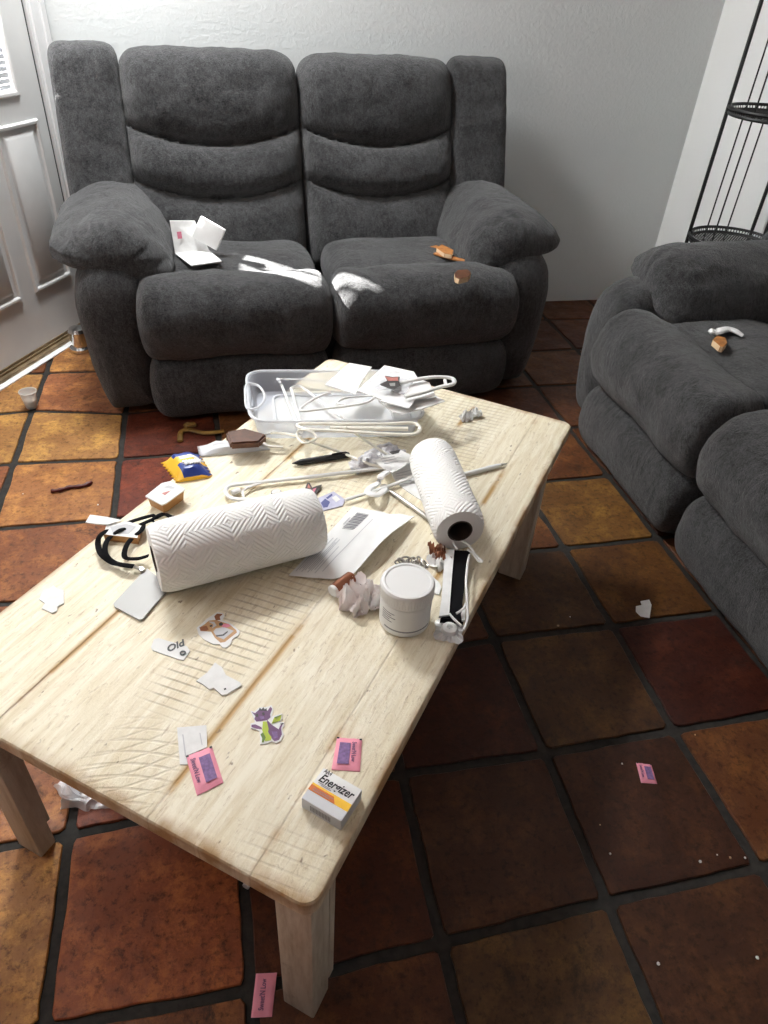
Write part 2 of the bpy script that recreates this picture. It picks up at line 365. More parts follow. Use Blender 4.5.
for i in list(GX)[:-1]:
    for j in list(GY)[:-1]:
        q = [G[(i, j)], G[(i + 1, j)], G[(i + 1, j + 1)], G[(i, j + 1)]]
        c = sum(q, Vector()) / 4; hg = .031
        q = [Vector((p.x + math.copysign(hg, c.x - p.x), p.y + math.copysign(hg, c.y - p.y), 0)) for p in q]
        out = []
        for s in range(4):
            a, b_ = q[s], q[(s + 1) % 4]; L = (b_ - a).length; t = (b_ - a) / L; nn = Vector((-t.y, t.x, 0)); rc = random.uniform(.012, .035)
            for u in (0.0, 0.3, 1.0): pass
            out += [a + t * rc * 0.9 + nn * 0.0]
            for u in range(1, 9):
                p = a.lerp(b_, u / 9); w = fbm((p.x + i * 3.1, p.y + s * 7.3, 1.3), 5) * .012
                out.append(p + nn * w)
            out.append(b_ - t * rc * 0.9)
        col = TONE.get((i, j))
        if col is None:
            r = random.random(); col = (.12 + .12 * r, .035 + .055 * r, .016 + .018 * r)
        kk = .66 if i >= 0 else 1.0  # right-hand tiles darkened, shade beside the table put into their colour
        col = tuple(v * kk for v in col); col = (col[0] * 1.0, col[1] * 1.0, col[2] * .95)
        top = [bm.verts.new(p) for p in [p.lerp(c, 0.012) for p in out]]
        mid = [bm.verts.new(Vector((p.x, p.y, -.006))) for p in out]; bot = [bm.verts.new(Vector((p.x, p.y, -.02))) for p in out]
        fs = [bm.faces.new(top)]; n = len(out)
        for A, C_ in ((top, mid), (mid, bot)):
            for a in range(n): fs.append(bm.faces.new((A[a], C_[a], C_[(a + 1) % n], A[(a + 1) % n])))
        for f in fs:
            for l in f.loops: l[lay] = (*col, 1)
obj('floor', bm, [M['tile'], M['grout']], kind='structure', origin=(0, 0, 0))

# ------------------------------------------------------------------ walls
A = at(0, 380); A.z = 0
U = Vector((0.48342131, 0.87538782, 0)); NR = Vector((0.87538782, -0.48342131, 0))
def D(s, z, d=0.0): return A + U * s + NR * d + Vector((0, 0, z))
def dbox(bm, s0, s1, z0, z1, d0, d1, mi=0, bev=0.0):
    R = Matrix((U, -NR, Vector((0, 0, 1)))).transposed()
    return box(bm, D((s0 + s1) / 2, (z0 + z1) / 2, (d0 + d1) / 2), (s1 - s0, d1 - d0, z1 - z0), mi, R, bev)
YB = 5.72; XR = 6.92; H = 7.8
bm = B(); box(bm, ((XR - 1.45) / 2, YB + .1, H / 2), (XR + 1.45 + .2, .2, H)); obj('wall_back', bm, M['wall'], kind='structure')
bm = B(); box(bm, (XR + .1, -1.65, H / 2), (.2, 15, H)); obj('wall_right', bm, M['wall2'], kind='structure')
bm = B(); dbox(bm, 1.83, 2.1, 0, H, -.25, -.04); dbox(bm, -9, -1.1, 0, H, -.25, -.04); dbox(bm, -1.1, 1.83, 6.35, H, -.25, -.04)
obj('wall_left', bm, M['wall'], kind='structure')
bm = B(); box(bm, (0, -1.5, H + .1), (18, 15, .2)); obj('ceiling', bm, M['ceil'], kind='structure')
# casing round the door
bm = B()
dbox(bm, 1.80, 2.09, 0, 6.6, -.04, .02); dbox(bm, 1.84, 1.90, 0, 6.55, .02, .04); dbox(bm, 2.0, 2.07, 0, 6.58, .02, .045)
dbox(bm, -1.35, -1.07, 0, 6.6, -.04, .02); dbox(bm, -1.35, 2.09, 6.32, 6.6, -.04, .02)
obj('trim_1', bm, M['casing'], kind='structure')
bm = B(); dbox(bm, 1.755, 1.80, 0.05, 6.3, -.16, -.02); dbox(bm, -1.09, -1.03, 0, 6.36, -.2, -.02); dbox(bm, -1.1, 1.83, 6.28, 6.4, -.2, -.02); obj('trim_2', bm, M['dark'], kind='structure')
bm = B(); dbox(bm, -1.05, 1.8, 0, .05, -.06, .10, 0, .01); dbox(bm, -1.05, 1.8, 0, .075, .02, .045)
obj('trim_3', bm, M['threshold'], kind='structure')
bm = B(); dbox(bm, -1.05, 1.8, 0, .012, .10, .19); obj('light_leak_strip', bm, M['casing'], kind='structure')  # white strip, light leaking under the door put into its colour
# the door leaf
dr = bpy.data.objects.new('door_1', None); dr.location = D(1.77, 0) * S; link(dr); dr['kind'] = 'structure'; FR['door_1'] = Matrix.Translation(D(1.77, 0))
bm = B(); S0, S1 = -1.03, 1.755; g0, g1, gz0, gz1 = -.62, 1.36, 2.83, 5.85
dbox(bm, S0, S1, .08, gz0, -.12, 0); dbox(bm, S0, g0, gz0, gz1, -.12, 0); dbox(bm, g1, S1, gz0, gz1, -.12, 0); dbox(bm, S0, S1, gz1, 6.3, -.12, 0)
def moulding(bm, s0, s1, z0, z1, w=.055, h=.03):
    prof = [(0, 0), (w * .3, h), (w * .75, h * .9), (w, 0)]
    loops = []
    for k_, hh in prof: loops.append([bm.verts.new(D(*p, hh)) for p in ((s0 + k_, z0 + k_), (s1 - k_, z0 + k_), (s1 - k_, z1 - k_), (s0 + k_, z1 - k_))])
    for X_, Y_ in zip(loops, loops[1:]):
        for i in range(4): bm.faces.new((X_[i], X_[(i + 1) % 4], Y_[(i + 1) % 4], Y_[i]))
def panel(bm, s0, s1, z0, z1):
    moulding(bm, s0, s1, z0, z1)
    a = [D(*p, .0) for p in ((s0 + .10, z0 + .10), (s1 - .10, z0 + .10), (s1 - .10, z1 - .10), (s0 + .10, z1 - .10))]
    b_ = [D(*p, .028) for p in ((s0 + .15, z0 + .15), (s1 - .15, z0 + .15), (s1 - .15, z1 - .15), (s0 + .15, z1 - .15))]
    va = [bm.verts.new(p) for p in a]; vb = [bm.verts.new(p) for p in b_]; bm.faces.new(vb)
    for i in range(4): bm.faces.new((va[i], va[(i + 1) % 4], vb[(i + 1) % 4], vb[i]))
panel(bm, .90, 1.60, .74, 2.53); panel(bm, -.03, .67, .74, 2.53); panel(bm, -.9, -.25, .74, 2.53)
moulding(bm, g0 - .06, g1 + .06, gz0 - .06, gz1 + .06, .06, .02)
obj('door_leaf', fix(bm), M['door'], dr)
bm = B(); dbox(bm, g0, g1, gz0, gz1, -.065, -.055); obj('window_pane', bm, M['pane'], dr)
bm = B(); dbox(bm, S0, S1, .05, .10, -.1, .012); obj('door_sweep', bm, M['threshold'], dr)
bm = B(); dbox(bm, g0, .97, 3.25, gz1, .01, .02); obj('sun_slot_panel', bm, M['sunpanel'], dr)  # panel added over the glass to narrow the sun to a slot
bm = B()
for k_ in range(9): dbox(bm, g0 + .01, g1 - .01, gz0 + .01 + k_ * .056, gz0 + .055 + k_ * .056, -.045, -.03)
obj('blind_slats', bm, M['deck'], dr)
bm = B(); dbox(bm, 1.15, 1.19, 3.34, gz1, -.075, -.045); dbox(bm, g0, g1, 3.32, 3.36, -.08, -.03); obj('streak_bars', bm, M['casing'], dr)  # bars added in the slot to split the sun streak
# outdoors beyond the door
bm = B(); poly(bm, [D(-7, -.05, -8), D(9, -.05, -8), D(9, -.05, -.26), D(-7, -.05, -.26)]); obj('ground', fix(bm), M['ground'], kind='structure')
bm = B(); dbox(bm, -6, 9, 6.7, 6.85, -3.5, -.26); obj('sun_cutoff_slab', bm, M['ceil'], kind='structure')  # unseen slab added to cut off high sun through the glass

# ------------------------------------------------------------------ reclining sofas
def sweep(bm, prof, s0, s1, axis, nseg=40, p=8.0, mind=0.0, amp=0.0, ns=4.0, seed=0.0, gather=0.0, gn=16, kend=(1, 1), bend=None, curve=None, tap=None):
    """closed cushion: outline prof (list of 2-D points) run along an axis from s0 to s1, drawn in round at the ends"""
    ca = sum(q[0] for q in prof) / len(prof); cb = sum(q[1] for q in prof) / len(prof); n = len(prof); rings = []
    ts = [math.sin(math.pi / 2 * (2 * i / nseg - 1)) for i in range(nseg + 1)]
    for t in ts:
        e = kend[0] if t < 0 else kend[1]
        k_ = (1 - min(1, abs(t)) ** p) ** (1 / (2.2 * e)) if abs(t) < 1 else 0.0
        k_ = max(k_, mind); s = (s0 + s1) / 2 + (s1 - s0) / 2 * t; ring = []
        tp = tap(t) if tap else 1.0
        for j, (a, b_) in enumerate(prof):
            x, y = ca + (a - ca) * k_ * tp, cb + (b_ - cb) * k_ * tp
            if bend: x, y = bend(s, x, y)
            v = {'x': (s, x, y), 'y': (x, s, y)}[axis]
            d = Vector((a - ca, b_ - cb)); L = d.length or 1
            w = fbm((v[0] + seed, v[1], v[2]), ns) * amp
            if gather:
                ef = max(0, abs(t) - .35) / .65
                w += gather * ef * k_ * math.sin(gn * 2 * math.pi * j / n + 2.2 * fbm((v[0], v[1] + seed, v[2]), 3)) * (0.6 + 0.8 * fbm((j * .21, seed, 0), 1.0))
            x += d.x / L * w; y += d.y / L * w
            ring.append(bm.verts.new({'x': (s, x, y), 'y': (x, s, y)}[axis]))
        rings.append(ring)
    for R1, R2 in zip(rings, rings[1:]):
        for j in range(n): bm.faces.new((R1[j], R1[(j + 1) % n], R2[(j + 1) % n], R2[j]))
    for R_ in (rings[0], rings[-1]):
        c = sum((v.co for v in R_), Vector()) / n; cv = bm.verts.new(c)
        for j in range(n): bm.faces.new((R_[j], R_[(j + 1) % n], cv))
    return fix(bm)
def closed(pts, n=8): return [(p.x, p.y) for p in spline([Vector((a, b_, 0)) for a, b_ in pts], n, True)]
def backrest_bm(x0, x1, seams, amp, head=0.10, seed=0.0, tz=3.2, shift=0.0):
    """front, top and back of one back cushion; seams = [(z_end, z_mid), ...] of the drooping stitch lines"""
    bm = B(); NU = 48; NV = 170; rows = []
    def path(v):                       # v 0..1 : front bottom up, over the top, down the back
        a0 = .38; rr = .20; L1 = 1.95; L2 = (math.pi - a0) * rr; L3 = 1.9; q = v * (L1 + L2 + L3); zt = tz - rr * (1 - math.sin(a0))
        y0, z0 = 0.22, 1.12; y1 = 0.98
        if q < L1:
            t = q / L1; return Vector((y0 + (y1 - y0) * t, z0 + (zt - z0) * t)), Vector((-.93, .37))
        if q < L1 + L2:
            a = a0 + (q - L1) / rr; return Vector((y1 + rr * math.cos(a0) - rr * math.cos(a), tz - rr + rr * math.sin(a))), Vector((-math.cos(a), math.sin(a)))
        t = (q - L1 - L2) / L3; return Vector((y1 + rr * math.cos(a0) + rr, tz - rr - t * 1.8)), Vector((1, 0))
    for i in range(NU + 1):
        u = math.sin(math.pi / 2 * (2 * i / NU - 1)) * .5 + (2 * i / NU - 1) * .5
        e = (1 - abs(u) ** 7) ** .42 if abs(u) < 1 else 0.0
        row = []
        for j in range(NV + 1):
            v = j / NV; P, Nn = path(v); z = P.y; x = (x0 + x1) / 2 + (x1 - x0) / 2 * u; off = 0.0
            front = 1.0 if v < .44 else (0.5 + 0.5 * math.cos(math.pi * min(1, (v - .44) / .14)))
            zs = [1.12] + [a + (b_ - a) * (1 - u * u) for a, b_ in seams][::-1] + [tz + .25]
            if front > 0 and z < tz + .1:
                for k_ in range(len(zs) - 1):
                    if zs[k_] <= z < zs[k_ + 1]:
                        t = (z - zs[k_]) / (zs[k_ + 1] - zs[k_]); last = k_ == len(zs) - 2
                        if last: t = min(1, t); b_ = (1 - (1 - t) ** 3.0) ** .45 * (1 - .45 * max(0, (t - .3) / .7) ** 2); am = amp + head
                        else: b_ = (1 - abs(2 * t - 1) ** 2.6) ** .5 * (1.12 - .3 * t); am = amp
                        off = am * b_; break
            off *= front * (0.25 + .75 * e)
            off += fbm((x + seed, P.x * .7, z), 3.2) * .022 * e
            for zz in zs[1:-1]:              # puckers running out of each seam
                dz = (z - zz); off -= .05 * math.exp(-(dz / .022) ** 2) * front * e; off += math.sin(x * 38 + 3 * fbm((x, z, seed), 2)) * .008 * math.exp(-(dz / .10) ** 2) * front
            off += math.sin(z * 30 + 2 * fbm((x, z, seed), 3)) * .010 * max(0, abs(u) - .8) * 4 * front
            mid = Vector((P.x * 0 + (0.62 + (z - 1.12) * .24 if v < .5 else P.x - .1), z))
            yy = P.x + Nn.x * off; zz = z + Nn.y * off
            yy = mid.x + (yy - mid.x) * (0.35 + .65 * e) if e < 1 else yy
            if z > tz - .5: zz = zz - (1 - e) * .16 * (z - tz + .5) / .5
            row.append(bm.verts.new((x, yy + shift, zz)))
        rows.append(row)
    for R1, R2 in zip(rows, rows[1:]):
        for j in range(NV): bm.faces.new((R1[j], R1[j + 1], R2[j + 1], R2[j]))
        bm.faces.new((R1[NV], R1[0], R2[0], R2[NV]))
    for R_ in (rows[0], rows[-1]): bm.faces.new(R_)
    return fix(bm)
ROLL = closed([(-.80, 1.44), (-1.02, 1.525), (-1.25, 1.48), (-1.42, 1.30), (-1.46, 1.05), (-1.38, .82), (-1.24, .70), (-.95, .69), (-.72, .84), (-.68, 1.1)], 7)
SEAT = closed([(-.86, 1.36), (-.72, 1.455), (-.40, 1.505), (0.05, 1.50), (.40, 1.40), (.55, 1.15), (.3, .95), (-.3, .9), (-.78, .95)], 7)
LOW = closed([(-1.20, .73), (-1.36, .62), (-1.42, .38), (-1.38, .13), (-1.24, .03), (-.9, .03), (-.8, .3), (-.9, .7)], 7)
ARMP = [(-2.74, 1.68), (-2.76, 1.80), (-2.60, 1.93), (-2.38, 2.03), (-2.12, 2.06), (-1.88, 1.98), (-1.70, 1.80), (-1.60, 1.58), (-1.62, 1.42), (-1.76, 1.38), (-1.98, 1.47), (-2.2, 1.56), (-2.5, 1.60)]
ARMB = [(-1.93, 1.55), (-1.93, .9), (-1.93, .12), (-2.02, .05), (-2.34, .03), (-2.47, .10), (-2.56, .55), (-2.60, 1.0), (-2.60, 1.35), (-2.50, 1.60), (-2.25, 1.70)]
def sofa(label, loc, rz, back=0.0, wing=3.26, pad=-1.10):
    t = thing('reclining_sofa', label, 'sofa', loc, rz)
    F = M['fabric']
    def part(name, bm): return obj(name, bm, F, t, world=False, smooth=True)
    for sgn in (-1, 1):
        fl = (lambda pr: pr) if sgn < 0 else (lambda pr: [(-a, b_) for a, b_ in pr][::-1])
        part('arm_base', sweep(B(), fl(closed(ARMB, 6)), -1.26, 1.35, 'y', 48, 12, amp=.012, seed=sgn))
        def droop(s, x, z): return x, z - .06 * max(0, (-.2 - s)) ** 1.5
        part('arm_pad', sweep(B(), fl(closed(ARMP, 8)), pad, .98, 'y', 70, 6.5, amp=.028, ns=2.6, seed=sgn * 3.3, gather=.022, gn=13, bend=droop))
        w0, w1 = (-2.66, -1.95) if sgn < 0 else (1.86, 2.60)
        part('back_wing', backrest_bm(w0, w1, [], .10, .0, seed=sgn * 5, tz=wing, shift=back))
        c0, c1 = (-1.96, .0) if sgn < 0 else (.0, 1.88)
        part('back_cushion', backrest_bm(c0, c1, [(2.56, 2.38), (2.05, 1.86)], .22, .06, seed=sgn * 9, tz=3.13, shift=back))
        r0, r1 = (-2.03, .01) if sgn < 0 else (-.01, 2.16); cc = (r0 + r1) / 2; hw = .98
        part('seat_cushion', sweep(B(), SEAT, cc - hw, cc + hw, 'x', 50, 9, amp=.02, ns=2.5, seed=sgn * 2))
        part('seat_front', sweep(B(), ROLL, r0, r1, 'x', 64, 16, amp=.03, ns=2.2, seed=sgn * 4, gather=.004, gn=14))
        part('footrest', sweep(B(), LOW, r0 + .03, r1 - .03, 'x', 50, 14, amp=.018, ns=2.5, seed=sgn * 6))
    bm = B(); box(bm, (0, .15, .55), (4.9, 2.2, .9), bev=.05); part('base', bm)
    for sx in (-1, 1):
        for sy in (-.75, 1.1):
            bm = B(); lathe(bm, (sx * 2.1, sy, 0), [(0, 0), (.07, 0), (.08, .10), (0, .10)], 16); obj('foot', fix(bm), M['black'], t, world=False)
    return t
love = sofa('dark grey two-seat reclining sofa against the back wall', (1.28, 4.05, 0), math.radians(2.2))
sofa2 = sofa('dark grey reclining sofa at the right, cut off by the photo edge, facing the table', (5.30, -.17, 0), math.radians(-90), .16, 2.95, -.88)

# ------------------------------------------------------------------ coffee table
TC = Vector((.675, -.88, 0)); TH = math.radians(52.1)
tb = thing('coffee_table', 'whitewashed rough wooden coffee table in the middle of the floor', 'table', TC, TH)
def rrect(hx, hy, r, n=6):
    out = []
    for cx, cy, a0 in ((hx - r, hy - r, 0), (-hx + r, hy - r, 90), (-hx + r, -hy + r, 180), (hx - r, -hy + r, 270)):
        for k_ in range(n + 1):
            a = math.radians(a0 + 90 * k_ / n); out.append(Vector((cx + r * math.cos(a), cy + r * math.sin(a), 0)))
    return out
bm = B(); L0 = rrect(2.10, 1.135, .07); rings = []
for ins, z in ((.008, TT - .10), (0, TT - .092), (0, TT - .014), (.006, TT - .004), (.016, TT)):
    rings.append([bm.verts.new((p.x * (1 - ins / 2.1), p.y * (1 - ins / 1.13), z)) for p in L0])
for R1, R2 in zip(rings, rings[1:]):
    for j in range(len(L0)): bm.faces.new((R1[j], R1[(j + 1) % len(L0)], R2[(j + 1) % len(L0)], R2[j]))
bm.faces.new(rings[0][::-1]); bm.faces.new(rings[-1])
obj('tabletop', fix(bm), M['top'], tb, world=False)
for (x0, x1, y0, y1, ix, iy) in ((-2.085, -1.93, -1.12, -.945, 1, 1), (-2.10, -1.99, .66, .84, 1, -1), (1.49, 1.66, -1.10, -.90, -1, 1), (1.49, 1.66, .72, .90, -1, -1)):
    zt = TT - .10; bm = B()
    box(bm, ((x0 + x1) / 2, (y0 + y1) / 2, zt / 2), (x1 - x0, y1 - y0, zt), bev=.01)
    if ix < 0:
        obj('leg', bm, M['leg'], tb, world=False); continue
    xa = x1 + .055 if ix > 0 else x0 - .055; ya = (y0 + y1) / 2 - iy * .03
    box(bm, (xa - .03, ya, zt / 2 + .06), (.05, y1 - y0 - .06, zt - .12), bev=.006)
    obj('leg', bm, M['leg'], tb, world=False)
for sy in (-1, 1):
    bm = B(); box(bm, (-.2, sy * .70, TT - .20), (3.3, .08, .14)); obj('apron', bm, M['leg'], tb, world=False)

# ------------------------------------------------------------------ wire rack
RC = Vector((6.32, 3.24, 0)); RR_ = .53
rk = thing('wire_rack', 'tall round black wire shelf rack standing by the right wall', 'rack', RC)
def circ(c, r, z, n=48): return [Vector((c.x + r * math.cos(2 * math.pi * k_ / n), c.y + r * math.sin(2 * math.pi * k_ / n), z)) for k_ in range(n)]
for a in (144, 34, 264):
    a = math.radians(a); p = RC + Vector((math.cos(a), math.sin(a), 0)) * RR_
    bm = B(); tube(bm, [(p.x, p.y, 0), (p.x, p.y, 5.6)], .022, 8); obj('leg', bm, M['wire'], rk)
for zt in (.35, 1.66, 3.03, 4.4):
    bm = B()
    tube(bm, circ(RC, RR_, zt + .055), .017, 6, closed=True); tube(bm, circ(RC, RR_ - .02, zt), .020, 6, closed=True)
    for j in range(96):                       # short uprights of the gallery
        a = 2 * math.pi * j / 96; q = Vector((math.cos(a), math.sin(a), 0))
        tube(bm, [RC + q * (RR_ - .02) + Vector((0, 0, zt)), RC + q * RR_ + Vector((0, 0, zt + .055))], .006, 4)
    for j in range(-13, 14):
        o_ = j * .04; h = math.sqrt(max(0, (RR_ - .02) ** 2 - o_ ** 2))
        if h > .03:
            tube(bm, [(RC.x - h, RC.y + o_, zt), (RC.x + h, RC.y + o_, zt)], .0045, 4); tube(bm, [(RC.x + o_, RC.y - h, zt), (RC.x + o_, RC.y + h, zt)], .0045, 4)
    obj('shelf', bm, M['wire'], rk)
for a in (96, 66, 204, 324):
    p = RC + Vector((math.cos(math.radians(a)), math.sin(math.radians(a)), 0)) * (RR_ - .02)
    bm = B(); tube(bm, [(p.x, p.y, .35), (p.x, p.y, 5.5)], .009, 6); obj('rod', bm, M['wire'], rk)

# ------------------------------------------------------------------ measured flat pieces
def crop(x0, y0, k_): return lambda pts: [(x0 + a * k_, y0 + b_ * k_) for a, b_ in pts]
def flat(bm, pts, z, th=.006, mi=0, curl=None):
    P = [at(x, y, z) for x, y in pts]
    if curl: P = [p + Vector((0, 0, curl(p))) for p in P]
    return prism(bm, P, th, mi)
def single(name, px, z, mats, label, cat, th=.006, group=None, extra=()):
    """one thin sheet with its printed shapes: extra = [(points, material index), ...]"""
    bm = B(); flat(bm, px, z + th, th)
    for k_, (pp, mi) in enumerate(extra): flat(bm, pp, z + th + .0012 * (1 + mi * .6 + k_ * .05), .001, mi)
    return obj(name, fix(bm), mats, label=label, cat=cat, group=group)
def text_into(bm, s, org, ex, ey, size, mi=0, th=.0015, bold=0.0, shear=0.0, width=None):
    """letters as thin solids lying in the plane spanned by ex, ey"""
    cu = bpy.data.curves.new('t', 'FONT'); cu.body = s; cu.size = size; cu.shear = shear; cu.offset = bold; cu.extrude = th / 2; cu.resolution_u = 3
    o = bpy.data.objects.new('t', cu); COL.objects.link(o)
    dg = bpy.context.evaluated_depsgraph_get(); me = bpy.data.meshes.new_from_object(o.evaluated_get(dg))
    xs = [v.co.x for v in me.vertices]; w = (max(xs) - min(xs)) if xs else 1
    kx = (width / w) if width else 1.0
    ex = Vector(ex).normalized(); ey = Vector(ey).normalized(); nz = ex.cross(ey)
    for v in me.vertices: v.co = Vector(org) + ex * (v.co.x * kx) + ey * v.co.y + nz * (v.co.z + th)
    n0 = len(bm.faces); bm.from_mesh(me); bm.faces.ensure_lookup_table()
    for f in bm.faces[n0:]: f.material_index = mi
    bpy.data.objects.remove(o); bpy.data.curves.remove(cu); bpy.data.meshes.remove(me)
def crumple(bm, c, r, seed, sq=(1, 1, .6), sub=4, amp=.45, fr=2.2, mi=0):
    n0 = set(bm.verts); q = bmesh.ops.create_icosphere(bm, subdivisions=sub, radius=1.0)['verts']
    for v in q:
        d = v.co.normalized(); a = min(1, abs(noise.noise(d * fr + Vector((seed, 0, 0)))) * 2.4); b_ = min(1, abs(noise.noise(d * fr * 2.3 + Vector((0, seed, 3)))) * 2.4)
        v.co = d * (1 - .25 * amp + amp * .9 * (a - .25) + .45 * amp * (b_ - .2))
        v.co = Vector((v.co.x * r * sq[0], v.co.y * r * sq[1], max(-.95, v.co.z) * r * sq[2]))
    zmin = min(v.co.z for v in q)
    for v in q: v.co += Vector(c) + Vector((0, 0, -zmin))
    for f in {f for v in q for f in v.link_faces}: f.material_index = mi
    return bm

def crumpled_sheet(bm, c, rx, ry, rz, seed, h=.12, n=34, fr=2.4, mi=0, jag=.25):
    """a screwed-up sheet: a grid thrown into sharp folds"""
    g = []
    for i in range(n + 1):
        row = []
        for j in range(n + 1):
            u, v = 2 * i / n - 1, 2 * j / n - 1; k_ = 1 - .22 * (u * u * v * v); u, v = u * k_, v * k_
            a = noise.noise(Vector((u * fr + seed, v * fr, .3))); b_ = noise.noise(Vector((u * fr * 2.1, v * fr * 2.1 + seed, 5.3)))
            z = (1 - min(1, abs(a) * 3)) * .75 + (1 - min(1, abs(b_) * 3)) * .3
            du = noise.noise(Vector((u * fr, v * fr, seed + 9))) * jag; dv = noise.noise(Vector((u * fr, v * fr, seed + 19))) * jag
            e = 1 - max(abs(u), abs(v)); z = z * (.35 + .65 * min(1, e * 2.5))
            x, y = (u + du) * rx, (v + dv) * ry
            row.append(bm.verts.new(Vector(c) + Vector((x * math.cos(rz) - y * math.sin(rz), x * math.sin(rz) + y * math.cos(rz), .004 + z * h))))
        g.append(row)
    for i in range(n):
        for j in range(n): f = bm.faces.new((g[i][j], g[i + 1][j], g[i + 1][j + 1], g[i][j + 1])); f.material_index = mi
    return bm
# --- paper towel rolls
def towel_roll(label, p0, p1, r, rc=.075, part_name='paper_sheet'):
    p0, p1 = Vector(p0), Vector(p1); ax = (p1 - p0).normalized(); L = (p1 - p0).length
    base = (p0 + p1) / 2; base.z = p0.z - r
    t = thing('paper_towel_roll', label, 'paper towels', base)
    bm = B(); n = 72; m_ = 40; uvl = bm.loops.layers.uv.new('UVMap')
    up = Vector((0, 0, 1)); x = ax.cross(up).normalized(); y = x.cross(ax).normalized(); rings = []
    for i in range(m_ + 1):
        s = i / m_; rr = r * (1 - .10 * (abs(2 * s - 1) ** 14))
        rings.append([bm.verts.new(p0 + ax * (L * s) + (x * math.cos(a) + y * math.sin(a)) * rr * (1 + .012 * fbm((math.cos(a), math.sin(a), s * 2), 2))) for a in [2 * math.pi * j / n for j in range(n)]])
    for i in range(m_):
        for j in range(n):
            f = bm.faces.new((rings[i][j], rings[i][(j + 1) % n], rings[i + 1][(j + 1) % n], rings[i + 1][j])); f.smooth = True
            for l, (uu, vv) in zip(f.loops, ((i, j), (i, j + 1), (i + 1, j + 1), (i + 1, j))): l[uvl].uv = (uu / m_ * L, vv / n * 2 * math.pi * r)
    for e, sg in ((rings[0], -1), (rings[-1], 1)):
        c = p0 if sg < 0 else p1
        inner = [bm.verts.new(c - ax * sg * .0 + (v.co - c).normalized() * rc) for v in e]; deep = [bm.verts.new(v.co - ax * sg * .25) for v in inner]
        for j in range(n):
            bm.faces.new((e[j], e[(j + 1) % n], inner[(j + 1) % n], inner[j]))
    obj(part_name, fix(bm), M['towel'], t)
    bm = B(); rings = []
    for s in (-.004, 1.004):
        rings.append([[bm.verts.new(p0 + ax * (L * s) + (x * math.cos(a) + y * math.sin(a)) * q) for a in [2 * math.pi * j / 32 for j in range(32)]] for q in (rc, rc - .008)])
    for j in range(32):
        k_ = (j + 1) % 32
        for a, b_ in ((rings[0][0], rings[1][0]), (rings[0][1], rings[1][1]), (rings[0][0], rings[0][1]), (rings[1][0], rings[1][1])): bm.faces.new((a[j], a[k_], b_[k_], b_[j]))
    obj('cardboard_core', fix(bm), M['core'], t)
    return t
R1 = .205
towel_roll('large white quilted paper towel roll lying across the left half of the table', at(154, 559, TT + R1), at(316, 519, TT + R1), R1)
R2 = .165
towel_roll('smaller paper towel roll at the right of the table, open end towards the camera', at(460, 531, TT + R2), at(431, 456, TT + R2), R2, .078)

# --- pill jar
jc = at(404, 620, TT)
jr = thing('pill_jar', 'white plastic screw-lid jar with a printed label near the right table edge', 'jar', jc)
bm = B(); lathe(bm, jc, [(0, 0), (.125, 0), (.138, .012), (.140, .03), (.140, .20), (.128, .215), (0, .215)]); jb = obj('jar_body', fix(bm), M['white'], jr)
bm = B(); lathe(bm, jc, [(0, .212), (.142, .212), (.145, .22), (.145, .29), (.138, .302), (.125, .304), (.118, .299), (0, .299)])
for j in range(60):
    a = 2 * math.pi * j / 60; q = Vector((math.cos(a), math.sin(a), 0)); tube(bm, [jc + q * .145 + Vector((0, 0, .225)), jc + q * .145 + Vector((0, 0, .285))], .0028, 4)
obj('lid', fix(bm), M['white'], jr)
bm = B(); n = 30
def strip(bm, a0, a1, z0, z1, r, mi):
    V = [[bm.verts.new(jc + Vector((math.cos(a) * r, math.sin(a) * r, z))) for z in (z0, z1)] for a in [math.radians(a0 + (a1 - a0) * k_ / 14) for k_ in range(15)]]
    for P, Q in zip(V, V[1:]): f = bm.faces.new((P[0], Q[0], Q[1], P[1])); f.material_index = mi
strip(bm, 180, 345, .035, .19, .1412, 0)
for k_, z in enumerate((.165, .150, .135, .12, .105)): strip(bm, 195, 195 + (35, 28, 38, 24, 30)[k_], z - .003, z + .003, .1418, 1)
strip(bm, 205, 320, .046, .056, .1418, 2)
obj('jar_label', fix(bm), [M['paper'], M['ink'], M['ink']], jb, label='printed white label')

# --- battery box
hB = .075; zt = TT + hB
c4 = [at(*p, zt) for p in ((323, 768), (362.5, 789), (341, 822.5), (302, 797.5))]
ex = ((c4[1] - c4[0]) + (c4[2] - c4[3])).normalized(); ey = Vector((-ex.y, ex.x, 0)); cm = sum(c4, Vector()) / 4
W = ((c4[1] - c4[0]).length + (c4[2] - c4[3]).length) / 2; Hh = ((c4[3] - c4[0]).length + (c4[2] - c4[1]).length) / 2
def bp_(a, b_, z=0.0): return cm + ex * (a * W / 2) + ey * (b_ * Hh / 2) + Vector((0, 0, z))
bb = thing('battery_box', 'small white and yellow box of AA batteries at the near end of the table', 'battery box', cm - Vector((0, 0, hB)), math.atan2(ex.y, ex.x))
bm = B(); box(bm, cm - Vector((0, 0, hB / 2)), (W, Hh, hB), 0, Matrix((ex, ey, Vector((0, 0, 1)))).transposed(), .004)
for f in bm.faces: f.material_index = 1 if abs(f.normal.z) < .5 else 0
ct_ = obj('carton', fix(bm), [M['paper'], M['silver']], bb)
bm = B()
prism(bm, [bp_(-.99, .02, .0015), bp_(.99, .02, .0015), bp_(.99, -.42, .0015), bp_(-.99, -.42, .0015)], .001, 0)
prism(bm, [bp_(-.99, -.10, .0025), bp_(.15, -.10, .0025), bp_(.35, -.42, .0025), bp_(-.99, -.42, .0025)], .001, 1)
prism(bm, [bp_(-.99, -.45, .0015), bp_(.99, -.45, .0015), bp_(.99, -.98, .0015), bp_(-.99, -.98, .0015)], .001, 3)
